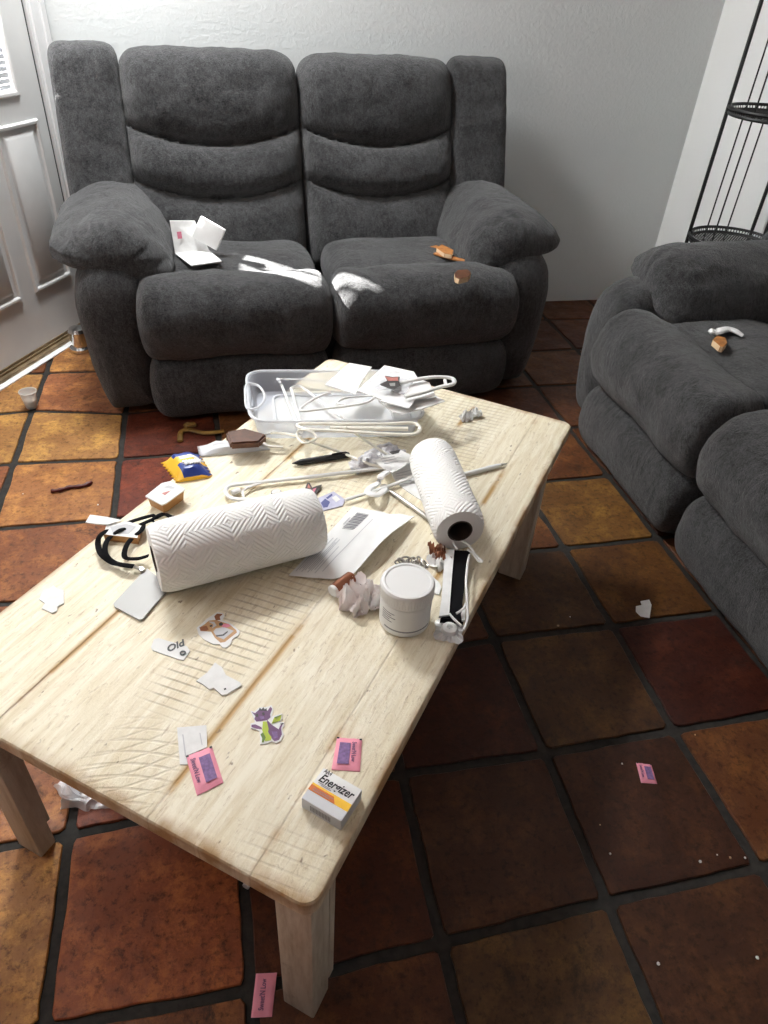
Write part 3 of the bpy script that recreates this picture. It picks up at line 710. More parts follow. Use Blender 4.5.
text_into(bm, 'Energizer', bp_(-.88, .24, .0005), ex, ey, .056, 2, th=.0006, bold=.0010, shear=.3, width=W * .86)
text_into(bm, 'AA4', bp_(-.88, .76, .001), ex, ey, .032, 2, th=.0006, bold=0.0, width=W * .19)
for k_, (a, w_) in enumerate(((-.80, .62), (-.60, .5), (-.80, 1.0), (-.8, .85))):
    yy = (.17, .10, -.22, -.32)[k_]; prism(bm, [bp_(a, yy, .0035), bp_(a + w_, yy, .0035), bp_(a + w_, yy - .03, .0035), bp_(a, yy - .03, .0035)], .001, 4)
for k_ in range(14):
    a = -.55 + k_ * .075; q = [bp_(a, -1.015, -.02), bp_(a + .04, -1.015, -.02), bp_(a + .04, -1.015, -.055), bp_(a, -1.015, -.055)]; prism(bm, q, ey * .002, 5)
obj('box_print', fix(bm), [M['yellow'], M['orange'], M['black'], M['silver'], M['ink'], M['ink']], ct_, label='printed brand name and yellow band')

# --- pink sweetener packets
def packet(label, px, z, group=None, dark=True, txt=(.12, .16, 1, .26, .62)):
    """px: four corners, first edge = short end at the top of the lettering"""
    P = [at(*p, z) for p in px]; ex_ = (P[1] - P[0]); ey_ = (P[3] - P[0])
    def q(a, b_, dz=0.0): return P[0].lerp(P[1], a).lerp(P[3].lerp(P[2], a), b_) + Vector((0, 0, dz))
    bm = B(); n = 10; g = [[None] * (n + 1) for _ in range(n + 1)]; gb = [[None] * (n + 1) for _ in range(n + 1)]
    for i in range(n + 1):
        for j in range(n + 1):
            a, b_ = i / n, j / n; e = min(a, 1 - a, b_, 1 - b_); hgt = .005 + .011 * min(1, max(0, e - .03) * 10) ** .8 + .004 * fbm((a * 3, b_ * 4, z + px[0][0]), 1.5)
            p = q(a, b_); g[i][j] = bm.verts.new(p + Vector((0, 0, hgt))); gb[i][j] = bm.verts.new(p + Vector((0, 0, .0005)))
    for i in range(n):
        for j in range(n):
            f = bm.faces.new((g[i][j], g[i + 1][j], g[i + 1][j + 1], g[i][j + 1])); f.smooth = True; bm.faces.new((gb[i][j], gb[i][j + 1], gb[i + 1][j + 1], gb[i + 1][j]))
    for i in range(n):
        for A_, B_ in (((i, 0), (i + 1, 0)), ((i, n), (i + 1, n)), ((0, i), (0, i + 1)), ((n, i), (n, i + 1))): bm.faces.new((g[A_[0]][A_[1]], g[B_[0]][B_[1]], gb[B_[0]][B_[1]], gb[A_[0]][A_[1]]))
    def pr(a0, a1, b0, b1, mi, dz=.0195):
        poly_ = [q(a0, b0, dz), q(a1, b0, dz), q(a1, b1, dz), q(a0, b1, dz)]; prism(bm, poly_, .001, mi)
    if dark: pr(.42, .84, .20, .86, 1)
    if dark: pr(0.0, .10, .0, .05, 2, .010); pr(.9, 1.0, .0, .05, 2, .010)
    a_, b0_, sd, sz, wf = txt; txd = ey_.normalized() * sd; tyd = Vector((-txd.y, txd.x, 0))
    text_into(bm, "Sweet'N Low", q(a_, b0_, .0195), txd, tyd, ex_.length * sz, 3, th=.0006, bold=.0006, width=ey_.length * wf)
    return obj('sweetener_packet', fix(bm), [M['pink'], M['purple'], M['black'], M['dpurple']], label=label, cat='packet', group=group)
packet('pink sweetener packet touching the white packet at the near left of the table', [(186, 757), (212, 747), (223.5, 783), (197, 796)], TT)
packet('pink sweetener packet on the table just beyond the battery box', [(362, 740), (337, 738), (331.5, 770), (360, 772)], TT, txt=(.36, .16, 1, .24, .62))
packet('small pink packet on the floor tiles at the right', [(636, 763), (651, 765), (657, 784), (641, 783)], 0.0)
packet('pink sweetener packet on the floor beside the near table leg', [(256, 974), (277, 973), (272, 1017), (251, 1018)], 0.0, dark=False, txt=(.56, .88, -1, .34, .72))

# --- flat bits on the table
k6 = crop(140, 600, .3125)
single('paper_packet', k6([(118, 408), (212, 400), (215, 470), (150, 498), (152, 526), (128, 526)]), TT, [M['paper2'], M['lgrey']], 'empty white paper packet beside the pink packet at near left of the table', 'packet', .005,
       extra=[(k6([(135, 430), (139, 430), (148, 500), (144, 500)]), 1), (k6([(190, 425), (193, 425), (200, 462), (197, 464)]), 1)])
kt = crop(165, 715, .09115)
# dog sticker
kd = crop(190, 605, .078125)
st = B()
DOG = [(85, 290), (150, 240), (210, 180), (300, 120), (350, 90), (425, 105), (440, 140), (410, 190), (520, 235), (640, 335), (620, 385), (540, 440), (520, 500), (470, 545), (420, 545), (380, 500), (300, 500), (180, 440), (110, 370)]
flat(st, kd(DOG), TT + .006, .006, 0)
def lay_(pp, mi, lv=1): flat(st, pp, TT + .006 + .0012 * lv, .001, mi)
lay_(kd([(120, 290), (190, 245), (240, 200), (330, 190), (400, 215), (500, 245), (590, 320), (600, 350), (450, 470), (390, 480), (320, 420), (270, 340), (140, 330)]), 1)
lay_(kd([(120, 285), (210, 265), (240, 310), (210, 330), (135, 330)]), 2, 2); lay_(kd([(310, 145), (345, 110), (420, 115), (380, 150), (390, 190), (330, 195)]), 2, 2)
lay_(kd([(330, 300), (430, 280), (560, 330), (430, 440), (340, 400), (300, 340)]), 3, 2); lay_(kd([(370, 235), (400, 220), (425, 240), (410, 265), (375, 262)]), 4, 3)
lay_(kd([(400, 265), (440, 240), (500, 245), (520, 270), (480, 285), (420, 285)]), 5, 3); lay_(kd([(250, 262), (280, 252), (285, 270), (258, 280)]), 4, 3)
lay_(kd([(330, 385), (420, 375), (480, 330), (485, 345), (430, 392), (340, 405)]), 4, 3); lay_(kd([(235, 210), (310, 215), (340, 260), (280, 300), (300, 250)]), 3, 2)
obj('dog_sticker', fix(st), [M['paper'], M['tan'], M['brownfur'], M['lgrey'], M['char'], M['pinkt']], label='die-cut sticker of a tan and white dog with its tongue out', cat='sticker')
# dragon sticker, a plain one
kg = crop(240, 700, .0716)
st = B()
DR = [(150, 150), (200, 165), (270, 105), (350, 100), (400, 90), (440, 70), (465, 130), (440, 230), (500, 215), (590, 185), (590, 250), (560, 310), (615, 310), (620, 350), (590, 400), (610, 480), (570, 570), (500, 600), (440, 575), (360, 605), (280, 615), (280, 520), (270, 430), (150, 390), (145, 330), (210, 310), (190, 250)]
flat(st, kg(DR), TT + .006, .006, 0)
lay_(kg([(165, 165), (210, 185), (270, 130), (340, 125), (385, 150), (425, 90), (450, 125), (420, 200), (425, 240), (380, 280), (290, 295), (230, 300), (200, 265), (215, 225)]), 1, 1)
lay_(kg([(375, 275), (450, 350), (540, 410), (560, 360), (600, 320), (575, 390), (585, 480), (545, 555), (480, 575), (430, 520), (390, 440)]), 1, 1)
lay_(kg([(160, 345), (215, 340), (300, 380), (310, 410), (230, 400), (160, 375)]), 1, 1)
lay_(kg([(320, 300), (375, 300), (400, 400), (390, 450), (440, 520), (430, 560), (350, 575), (340, 500), (310, 420)]), 2, 2)
lay_(kg([(285, 480), (320, 450), (360, 520), (330, 590), (305, 590), (310, 530)]), 3, 3)
lay_(kg([(440, 330), (480, 240), (585, 200), (560, 290), (500, 310)]), 2, 2); lay_(kg([(480, 240), (585, 200), (500, 262)]), 3, 3)
lay_(kg([(215, 200), (250, 190), (256, 228), (228, 236)]), 4, 3); lay_(kg([(305, 178), (340, 170), (345, 208), (315, 214)]), 4, 3); lay_(kg([(262, 145), (275, 105), (300, 130), (325, 100), (345, 130), (370, 112), (375, 150)]), 4, 2); lay_(kg([(560, 330), (610, 318), (605, 335), (575, 345)]), 4, 2); lay_(kg([(440, 330), (585, 205), (470, 300)]), 4, 4); lay_(kg([(450, 320), (560, 290), (470, 312)]), 4, 4); lay_(kg([(270, 230), (330, 225), (340, 260), (290, 275)]), 5, 2)
lay_(kg([(440, 440), (520, 440), (530, 520), (470, 540)]), 5, 2)
obj('dragon_sticker', fix(st), [M['paper'], M['dpurple'], M['lime'], M['green'], M['char'], M['purple']], label='die-cut sticker of a small purple dragon with a lime belly', cat='sticker')
# white tag
tg = B(); flat(tg, k6([(45, 125), (60, 122), (150, 148), (160, 162), (140, 192), (125, 190), (40, 160), (35, 150)]), TT + .006, .006, 0)
o_ = at(*k6([(88, 168)])[0], TT + .006); e1 = at(*k6([(135, 148)])[0], TT + .006) - o_
text_into(tg, 'Old', o_, e1, Vector((-e1.y, e1.x, 0)), .06, 1, bold=.002, shear=.3)
hc = at(*k6([(137, 170)])[0], TT + .008); lathe(tg, hc, [(.016, .0), (.016, .003), (.008, .003), (.008, 0)], 14, 1)
obj('hang_tag', fix(tg), [M['paper'], M['black']], label='small white tag with black lettering and a hole', cat='tag')
single('torn_paper', k6([(180, 258), (215, 232), (240, 200), (262, 215), (275, 240), (318, 262), (325, 272), (275, 302), (262, 303), (235, 280), (222, 285), (200, 268)]), TT, [M['paper2'], M['black']], 'torn white scrap lying beyond the dragon sticker', 'paper scrap', .01,
       extra=[(k6([(268, 283), (275, 281), (276, 286), (269, 288)]), 1)])
k7 = crop(0, 560, .2604)
single('torn_paper', k7([(150, 150), (165, 115), (190, 108), (205, 95), (220, 110), (245, 115), (245, 165), (220, 178), (218, 195), (200, 203), (160, 185), (172, 165)]), TT, [M['paper2']], 'torn white scrap near the left long edge of the table', 'paper scrap', .008)
single('torn_paper', crop(470, 480, .388)([(428, 325), (443, 322), (440, 312), (462, 308), (468, 322), (463, 355), (440, 350), (428, 338)]), 0, [M['paper2']], 'torn white scrap on the floor tiles in front of the right sofa', 'paper scrap', .008)

# receipt sheet with a barcode, gently curled
kr = crop(280, 500, .1823)
sh = B(); rq = [(48, 412), (400, 35), (735, 105), (385, 450)]; N_ = 16; P4 = [at(*p, TT + .012) for p in kr(rq)]
def rp(a, b_, dz=0.0):
    p = P4[0].lerp(P4[1], a).lerp(P4[3].lerp(P4[2], a), b_)
    z = .10 * max(0, b_ - .55) ** 1.4 * (1.1 - .4 * a) + .0 * b_ + .02 * math.sin(a * 3.1) * b_ + .015 * math.sin(b_ * 9 + a * 4)**2 * b_ + .06 * b_ * (a * (1 - a))
    q_ = p + Vector((0, 0, z + dz)); return q_
gv = [[sh.verts.new(rp(i / N_, j / N_)) for j in range(N_ + 1)] for i in range(N_ + 1)]; gw = [[sh.verts.new(rp(i / N_, j / N_, -.004)) for j in range(N_ + 1)] for i in range(N_ + 1)]
for i in range(N_):
    for j in range(N_):
        sh.faces.new((gv[i][j], gv[i + 1][j], gv[i + 1][j + 1], gv[i][j + 1])).smooth = True; sh.faces.new((gw[i][j], gw[i][j + 1], gw[i + 1][j + 1], gw[i + 1][j]))
for i in range(N_):
    for A_, B_ in (((i, 0), (i + 1, 0)), ((i, N_), (i + 1, N_)), ((0, i), (0, i + 1)), ((N_, i), (N_, i + 1))): sh.faces.new((gv[A_[0]][A_[1]], gv[B_[0]][B_[1]], gw[B_[0]][B_[1]], gw[A_[0]][A_[1]]))
def rbar(a0, a1, b0, b1, mi):
    n = 4
    for k_ in range(n):
        s0, s1 = a0 + (a1 - a0) * k_ / n, a0 + (a1 - a0) * (k_ + 1) / n
        f = poly(sh, [rp(s0, b0, .003), rp(s1, b0, .003), rp(s1, b1, .003), rp(s0, b1, .003)], mi)
x = .66
while x < .92:
    w_ = random.choice((.007, .012, .017)); rbar(x, x + w_, .15, .34, 1); x += w_ + random.choice((.006, .009))
rbar(.72, .83, .10, .125, 2)
for k_, (b0, a1) in enumerate(((.05, .42), (.085, .50), (.115, .38), (.145, .52), (.175, .30), (.21, .52), (.24, .46), (.27, .50), (.31, .22), (.36, .40), (.46, .85))):
    rbar(.05 + (.02 * (k_ % 3)), a1, b0, b0 + .015, 2)
obj('receipt_sheet', fix(sh), [M['paper'], M['ink'], M['lgrey']], label='curled white printed sheet with a barcode between the two towel rolls', cat='paper')

# --- lanyard and badge
kl = crop(80, 500, .1432)
ly = thing('lanyard', 'black lanyard with grey badge card at the left end of the large towel roll', 'lanyard', at(130, 560, TT))
zl = TT + .03
for pts, w_ in (([(700, 140), (640, 120), (590, 100), (530, 125), (450, 160), (360, 195), (280, 210), (200, 270), (175, 330), (185, 390), (250, 440), (370, 460)], .026),
                ([(520, 105), (440, 125), (330, 160), (200, 210), (140, 250), (125, 310), (150, 380), (220, 435), (300, 455), (370, 465)], .028),
                ([(440, 170), (430, 210), (360, 270), (320, 330), (315, 400), (400, 410), (475, 390)], .026),
                ([(520, 160), (510, 130), (570, 95), (620, 110), (690, 125)], .018)):
    bm = B(); P = spline([at(*p, zl + .03 * math.sin(i * 1.3) ** 2) for i, p in enumerate(kl(pts))], 6); tube(bm, P, w_ * .62, 8, flat=.35); obj('strap', bm, M['blackcloth'], ly)
bm = B(); tube(bm, [at(*p, TT + .03) for p in kl([(370, 465), (395, 472), (415, 480)])], .010, 8); tube(bm, spline([at(*p, TT + .025) for p in kl([(410, 480), (425, 472), (445, 485), (430, 495)])], 4, True), .008, 6, closed=True)
obj('clip', bm, M['steel'], ly)
bm = B(); flat(bm, kl([(232, 725), (240, 715), (440, 500), (470, 480), (600, 580), (625, 610), (435, 830), (415, 835), (245, 745)]), TT + .016, .014); obj('badge_card', fix(bm), M['card'], ly, label='plain grey badge card')
# small carton under the lanyard, with a paper strip
bm = B(); flat(bm, kl([(165, 240), (185, 170), (330, 150), (430, 175), (400, 265)]), TT + .05, .05, 0)
fix(bm); bm.normal_update()
for f in bm.faces:
    if abs(f.normal.z) < .5: f.material_index = 1
flat(bm, kl([(210, 185), (320, 165), (390, 185), (340, 235), (230, 235)]), TT + .052, .001, 2)
obj('dip_tub', fix(bm), [M['paper2'], M['jelly'], M['lgrey']], label='flat amber tub with a printed lid lying under the black lanyard', cat='tub')
single('paper_strip', kl([(38, 155), (70, 102), (190, 118), (290, 140), (190, 172), (100, 165)]), TT + .055, [M['paper2']], 'white paper strip poking over the table edge beside the lanyard', 'paper scrap', .006)

# --- jelly tub
kj = crop(80, 410, .2865)
ft = [(228, 300), (285, 255), (315, 248), (368, 275), (300, 325), (285, 330)]
jt = thing('jelly_tub', 'small amber sauce tub with a white and red foil lid at the left table edge', 'tub', at(165, 498, TT))
bm = B(); P = [at(*p, TT + .085) for p in kj(ft)]; cc = sum(P, Vector()) / len(P); lo = [cc + (p - cc) * .82 - Vector((0, 0, .083)) for p in P]
hi = [cc + (p - cc) * .93 for p in P]; va = [bm.verts.new(p) for p in hi]; vb = [bm.verts.new(p) for p in lo]; bm.faces.new(va); bm.faces.new(vb[::-1])
for i in range(6): bm.faces.new((va[i], va[(i + 1) % 6], vb[(i + 1) % 6], vb[i]))
obj('tub_body', fix(bm), M['jelly'], jt)
bm = B(); flat(bm, kj(ft), TT + .097, .010, 0)
flat(bm, kj([(262, 300), (300, 275), (330, 275), (300, 302), (285, 310)]), TT + .0985, .001, 1); flat(bm, kj([(285, 290), (318, 280), (296, 298)]), TT + .1, .001, 2); flat(bm, kj([(290, 270), (310, 262), (335, 272), (320, 276)]), TT + .0985, .001, 3)
obj('foil_lid', fix(bm), [M['paper'], M['foil'], M['wrapred'], M['lgrey']], jt, label='white foil lid printed in red')

# --- yellow and blue snack pouch
kp = crop(150, 420, .1823)
def pouch(pxs, z, h, bands, mats, label):
    P = [at(*p, z) for p in pxs]; bm = B(); n = 14
    g = []; gb = []
    for i in range(n + 1):
        r1 = []; r2 = []
        for j in range(n + 1):
            a, b_ = i / n, j / n; p = P[0].lerp(P[1], a).lerp(P[3].lerp(P[2], a), b_); e = max(0, min(a, 1 - a) - .05) ; e2 = min(b_, 1 - b_)
            hh = h * min(1, (e * 4)) ** .6 * min(1, e2 * 5 + .15) ** .6 + .008 + .01 * abs(fbm((a * 4, b_ * 3, z), 2)); zig = .012 * ((j % 2) * 2 - 1) if i in (0, n) else 0
            r1.append(bm.verts.new(p + Vector((zig, 0, hh)))); r2.append(bm.verts.new(p + Vector((zig, 0, .001))))
        g.append(r1); gb.append(r2)
    for i in range(n):
        for j in range(n):
            f = bm.faces.new((g[i][j], g[i + 1][j], g[i + 1][j + 1], g[i][j + 1])); f.smooth = True; f.material_index = bands(i / n, j / n); bm.faces.new((gb[i][j], gb[i][j + 1], gb[i + 1][j + 1], gb[i + 1][j]))
        for A_, B_ in (((i, 0), (i + 1, 0)), ((i, n), (i + 1, n)), ((0, i), (0, i + 1)), ((n, i), (n, i + 1))): bm.faces.new((g[A_[0]][A_[1]], g[B_[0]][B_[1]], gb[B_[0]][B_[1]], gb[A_[0]][A_[1]]))
    return bm, P
bm, P = pouch(kp([(70, 240), (268, 195), (338, 315), (150, 345)]), TT, .075, lambda a, b_: (1 if (.2 < a < .98 and (b_ < .28 or b_ > .55)) else (2 if .25 < b_ < .38 and a > .3 else 0)), None, '')
o_ = P[3].lerp(P[0], .22).lerp(P[2].lerp(P[1], .22), .30) + Vector((0, 0, .092)); e1 = (P[2] - P[3])
e1n = e1.normalized(); e2n = Vector((-e1n.y, e1n.x, 0)); tube(bm, [o_ + e1 * (.03 + .5 * k_ / 40) + e2n * (.035 + .025 * math.sin(k_ * .95)) for k_ in range(41)], .008, 5, mi=2)
obj('snack_pouch', fix(bm), [M['yellow'], M['blue'], M['paper']], label='small yellow and blue plastic snack pouch on the left side of the table', cat='packet')

# --- white tube / wrapped sachet and the brown leather wallet
bm, P = pouch(kp([(268, 150), (590, 128), (655, 165), (280, 205)]), TT, .045, lambda a, b_: (1 if (.18 < a < .8 and .3 < b_ < .5) else 0), None, '')
obj('wrapped_sachet', fix(bm), [M['silver'], M['lgrey']], label='long silvery white sachet beside the brown wallet', cat='packet')
wl = B()
for k_, dz in enumerate((.0, .075)):
    pp = kp([(415, 62 + 26 * (1 - k_)), (520, 42 + 20 * (1 - k_)), (640, 75 + 12 * (1 - k_)), (600, 118), (440, 128)]) 
    P = [at(*p, TT + .065 + dz) for p in pp]; prism(wl, P, .055)
bmesh.ops.bevel(wl, geom=list(wl.edges), offset=.012, segments=2, affect='EDGES')
obj('leather_wallet', fix(wl), [M['leather']], label='folded brown leather wallet at the corner of the clear bin', cat='wallet')

# --- clear bin
bn = thing('storage_bin', 'shallow clear plastic bin overhanging the far left corner of the table', 'bin', at(335, 420, TT))
BC = [at(246, 371, TT + .18), at(250, 422, TT + .18), at(426, 420, TT + .18), at(410, 371, TT + .18)]
def rquad(C4, r, n=6, z=None):
    out = []
    for i in range(4):
        p, a, b_ = C4[i], C4[(i - 1) % 4], C4[(i + 1) % 4]; da = (a - p).normalized() * r; db = (b_ - p).normalized() * r
        for k_ in range(n + 1):
            t = k_ / n; q = (p + da) * (1 - t) ** 2 + p * 2 * t * (1 - t) + (p + db) * t * t; out.append(Vector((q.x, q.y, q.z if z is None else z)))
    return out
bcn = sum(BC, Vector()) / 4
def scaled(k_, z): return [Vector((bcn.x + (p.x - bcn.x) * k_, bcn.y + (p.y - bcn.y) * k_, z)) for p in BC]
bm = B(); rings = [rquad(scaled(1.0, 0), .16, 6, TT + .18), rquad(scaled(.97, 0), .15, 6, TT + .175), rquad(scaled(.93, 0), .14, 6, TT + .03), rquad(scaled(.90, 0), .12, 6, TT + .012)]
V = [[bm.verts.new(p) for p in r] for r in rings]
for X_, Y_ in zip(V, V[1:]):
    for j in range(len(X_)): bm.faces.new((X_[j], X_[(j + 1) % len(X_)], Y_[(j + 1) % len(X_)], Y_[j])).smooth = True
bm.faces.new(V[-1]); bbd = obj('bin_body', fix(bm), M['clear'], bn)
bm = B(); tube(bm, rquad(scaled(1.0, 0), .16, 6, TT + .18), .012, 8, closed=True); obj('bin_rim', bm, M['rim'], bn, label='rounded translucent rim')
bm = B(); tube(bm, rquad(scaled(.70, 0), .08, 4, TT + .022), .010, 6, closed=True); obj('bin_rib', bm, M['rim'], bn)
hd = [at(*p, TT + .19) for p in crop(230, 355, .15625)([(105, 190), (165, 190), (200, 215), (222, 262), (205, 310), (165, 342), (110, 340), (98, 265)])]
bm = B(); tube(bm, spline(hd, 4, True), .010, 6, closed=True); obj('bin_handle', bm, M['rim'], bbd)

# --- hangers: moulded white plastic, traced where they lie
def hanger(label, paths, mt='white'):
    P0 = [at(*p[:2], p[2]) for p in paths[0][0]]; bm = B()
    for pts, r, cl in paths:
        P = spline([at(*p[:2], p[2]) for p in pts], 6, cl); tube(bm, P, r * .72, 8, closed=cl, flat=.75)
    return obj('clothes_hanger', bm, M[mt], label=label, cat='hanger', group=None)
Z = TT + .03
hanger('white plastic hanger lying behind the large towel roll, its rounded end near the coin', [([(300, 504, Z), (262, 500, Z), (235, 499, Z), (226, 493, Z), (230, 486, Z), (252, 483, Z), (300, 478, Z), (350, 472, Z), (400, 466, Z)], .022, False),
    ([(244, 498, Z), (243, 491, Z), (252, 486, Z), (262, 483, Z)], .012, False), ([(232, 493, Z - .005), (240, 490, Z - .005)], .03, False)])
Z2 = TT + .045
hanger('ivory plastic hanger with its open hook beside the brown wallet', [([(283, 447, Z2), (268, 446, Z2), (262, 440, Z2), (266, 434, Z2), (278, 433, Z2 + .05), (298, 436, Z2 + .2), (305, 440, Z2 + .18), (340, 452, Z2), (372, 465, Z2), (395, 468, Z2)], .017, False),
    ([(395, 468, Z2), (399, 463, Z2), (380, 450, Z2 + .05), (345, 427, Z2 + .24)], .017, False), ([(300, 430, Z2 + .24), (312, 432, Z2 + .24), (316, 439, Z2 + .22), (304, 443, Z2 + .22), (297, 436, Z2 + .22)], .013, True)], 'ivory')
Z3 = TT + .28
hanger('ivory hanger bar with a rounded right end lying over the near rim of the bin', [([(300, 424, Z3), (340, 424, Z3), (385, 424, Z3), (412, 423, Z3), (420, 428, Z3), (414, 434, Z3), (385, 434, Z3), (340, 431, Z3), (305, 429, Z3)], .020, True),
    ([(330, 428, Z3 - .01), (408, 429, Z3 - .01)], .026, False)], 'ivory')
Z4 = TT + .07
hanger('white hanger inside the bin, its narrow triangle pointing to the left', [([(277, 379, Z4), (282, 386, Z4), (298, 427, Z4 + .05), (302, 432, Z4 + .1)], .016, False), ([(277, 379, Z4), (310, 380, Z4), (345, 384, Z4)], .014, False), ([(291, 388, Z4), (300, 386, Z4), (316, 398, Z4), (345, 420, Z4)], .016, False), ([(291, 388, Z4), (301, 424, Z4)], .016, False)])
Z5 = TT + .31
hanger('white hanger with a small round hook in front of the envelopes, over the bin', [([(331, 393, Z5), (325, 394, Z5), (312, 400, Z5), (301, 408, Z5), (304, 411, Z5), (330, 408, Z5), (360, 404, Z5), (371, 400, Z5), (374, 396, Z5), (366, 396, Z5), (345, 398, Z5), (337, 403, Z5), (345, 405, Z5)], .015, False)])
Z6 = TT + .36
hanger('white hanger whose rounded end sticks out right of the envelopes', [([(395, 384, Z6), (425, 378, Z6), (442, 377, Z6), (453, 379, Z6), (453, 384, Z6), (440, 387, Z6), (425, 392, Z6), (405, 397, Z6)], .024, False), ([(445, 380, Z6), (446, 385, Z6)], .02, False)])
hanger('thin white hanger bar from the receipt up to the striped cloth', [([(345, 500, TT + .03), (380, 489, TT + .03), (405, 480, TT + .03), (422, 472, TT + .05)], .018, False)])

# --- envelopes and the sticker in its clear wrapper
ke = crop(320, 355, .1953)
ev = [([(25, 150), (150, 40), (265, 60), (215, 130), (180, 200)], 'white envelope, leftmost and largest of the fanned stack', .30),
      ([(300, 235), (370, 290), (420, 300), (520, 275), (640, 235), (580, 200), (450, 200)], 'white envelope sticking out at the bottom right of the stack', .29),
      ([(190, 180), (330, 52), (480, 85), (500, 120), (470, 190), (320, 230)], 'white envelope in the middle of the fanned stack', .315),
      ([(310, 235), (470, 110), (560, 140), (595, 215), (490, 225), (455, 272)], 'white envelope with a folded corner at the right of the stack', .33)]
for k_, (pp, lb, dz) in enumerate(ev):
    bm = B(); flat(bm, ke(pp), TT + dz, .008); obj('envelope', fix(bm), M['paper'], label=lb, cat='envelope', group='envelopes on the table')
bm = B(); N_ = 16
qq = [at(*p, TT + .345) for p in ke([(225, 165), (330, 75), (500, 110), (430, 205)])]
gv = [[bm.verts.new(qq[0].lerp(qq[1], i / N_).lerp(qq[3].lerp(qq[2], i / N_), j / N_) + Vector((0, 0, .03 * abs(fbm((i * .16, j * .16, 2), 1.0, 2))))) for j in range(N_ + 1)] for i in range(N_ + 1)]
for i in range(N_):
    for j in range(N_): bm.faces.new((gv[i][j], gv[i + 1][j], gv[i + 1][j + 1], gv[i][j + 1]))
obj('clear_wrapper', bm, M['film'], label='crinkled clear plastic wrapper lying over the envelopes', cat='wrapper')
bm = B(); flat(bm, ke([(305, 150), (345, 130), (330, 105), (370, 112), (410, 110), (405, 135), (412, 155), (385, 170), (350, 168)]), TT + .385, .004, 0)
flat(bm, ke([(330, 108), (370, 116), (400, 112), (400, 132), (350, 132)]), TT + .3865, .001, 1); flat(bm, ke([(355, 145), (385, 142), (385, 158), (360, 158)]), TT + .3865, .001, 2)
obj('winged_sticker', fix(bm), [M['char'], M['wrapred'], M['card']], label='dark and red emblem sticker lying on the clear wrapper over the envelopes', cat='sticker')

# --- pens
def pen(name, a, b_, r, mt, label, cat='pen', z=None, tip=None, split=None):
    p0 = at(*a, TT + r); p1 = at(*b_, TT + r); bm = B(); L = (p1 - p0).length; ax = (p1 - p0).normalized(); c = p0
    t = thing(name, label, cat, ((p0 + p1) / 2) - Vector((0, 0, r)))
    lathe(bm, c, [(0, L * .10), (r * .7, L * .10), (r, L * .16), (r, L * .62), (r * 1.03, L * .63), (r * 1.03, L * .95), (r * .8, L * .985), (0, L)], 14, 0, ax); pb = obj('pen_barrel', fix(bm), mt, t)
    bm = B(); lathe(bm, c, [(0, 0), (r * .15, 0), (r * .3, L * .03), (r * .72, L * .105), (0, L * .105)], 12, 0, ax); obj('pen_tip', fix(bm), tip or mt, t)
    bm = B(); q0 = p0 + ax * L * .68 + Vector((0, 0, r * 1.25)); q1 = p0 + ax * L * .93 + Vector((0, 0, r * 1.25)); tube(bm, [q0, q1], r * .22, 6); tube(bm, [q1, q1 - Vector((0, 0, r * .6))], r * .22, 6); obj('pen_clip', bm, tip or mt, pb)
pen('ballpoint_pen', (292, 463.5), (350, 454.5), .022, M['black'], 'black ballpoint pen lying between the bin and the long white hanger', tip=M['black'])
pen('silver_pen', (507, 463.5), (440, 481), .018, M['white'], 'white pen with steel tip sticking out from under the smaller towel roll', tip=M['steel'])
pen('slim_pen', (387, 489), (432, 521), .017, M['steel'], 'slim steel and pale blue pen pointing at the smaller towel roll', tip=M['steel'])

# --- striped papers near the centre
k8 = crop(330, 440, .15625)
single('printed_leaflet', k8([(380, 190), (545, 115), (580, 190), (625, 290), (650, 420), (560, 370), (470, 310), (420, 260)]), TT, [M['paper2'], M['lgrey']], 'thin white leaflet tucked under the far end of the smaller towel roll', 'paper', .006,
       extra=[(k8([(420, 215 + 14 * k_), (520, 190 + 22 * k_), (522, 194 + 22 * k_), (422, 219 + 14 * k_)]), 1) for k_ in range(5)])
bm = B(); crumpled_sheet(bm, at(*k8([(235, 165)])[0], TT), .14, .10, .4, 3.1, .06, 28, 1.3); crumpled_sheet(bm, at(*k8([(360, 115)])[0], TT), .16, .12, .6, 5.4, .07, 28, 1.3)
obj('striped_receipt', bm, mat('striped_paper', (0.46, 0.45, 0.50), .8, vscale=70, col2=(.80, .79, .78)), label='crumpled striped paper beyond the hanger tips near the middle of the table', cat='paper')
single('long_leaflet', k8([(280, 130), (450, 60), (545, 110), (470, 170), (400, 210), (330, 175)]), TT + .07, [M['paper2'], M['lgrey'], M['char']], 'creased white paper with a dark corner under the hanger tips', 'paper', .006,
       extra=[(k8([(375, 75), (450, 62), (440, 82), (400, 92)]), 2)] + [(k8([(310 + 12 * k_, 105 + 14 * k_), (400 + 12 * k_, 85 + 16 * k_), (402 + 12 * k_, 89 + 16 * k_), (312 + 12 * k_, 109 + 14 * k_)]), 1) for k_ in range(4)])
bm = B(); P = [at(*p, TT + .05 + .035 * math.sin(i * 1.7)) for i, p in enumerate(k8([(380, 195), (330, 230), (310, 275), (260, 305), (245, 335), (300, 350), (350, 320), (340, 290)]))]
tube(bm, spline(P, 5), .026, 8, flat=.45); obj('plastic_strap', bm, M['white'], label='twisted white plastic strip in front of the hanger tips', cat='plastic strip')
pw = crop(280, 430, .3125)
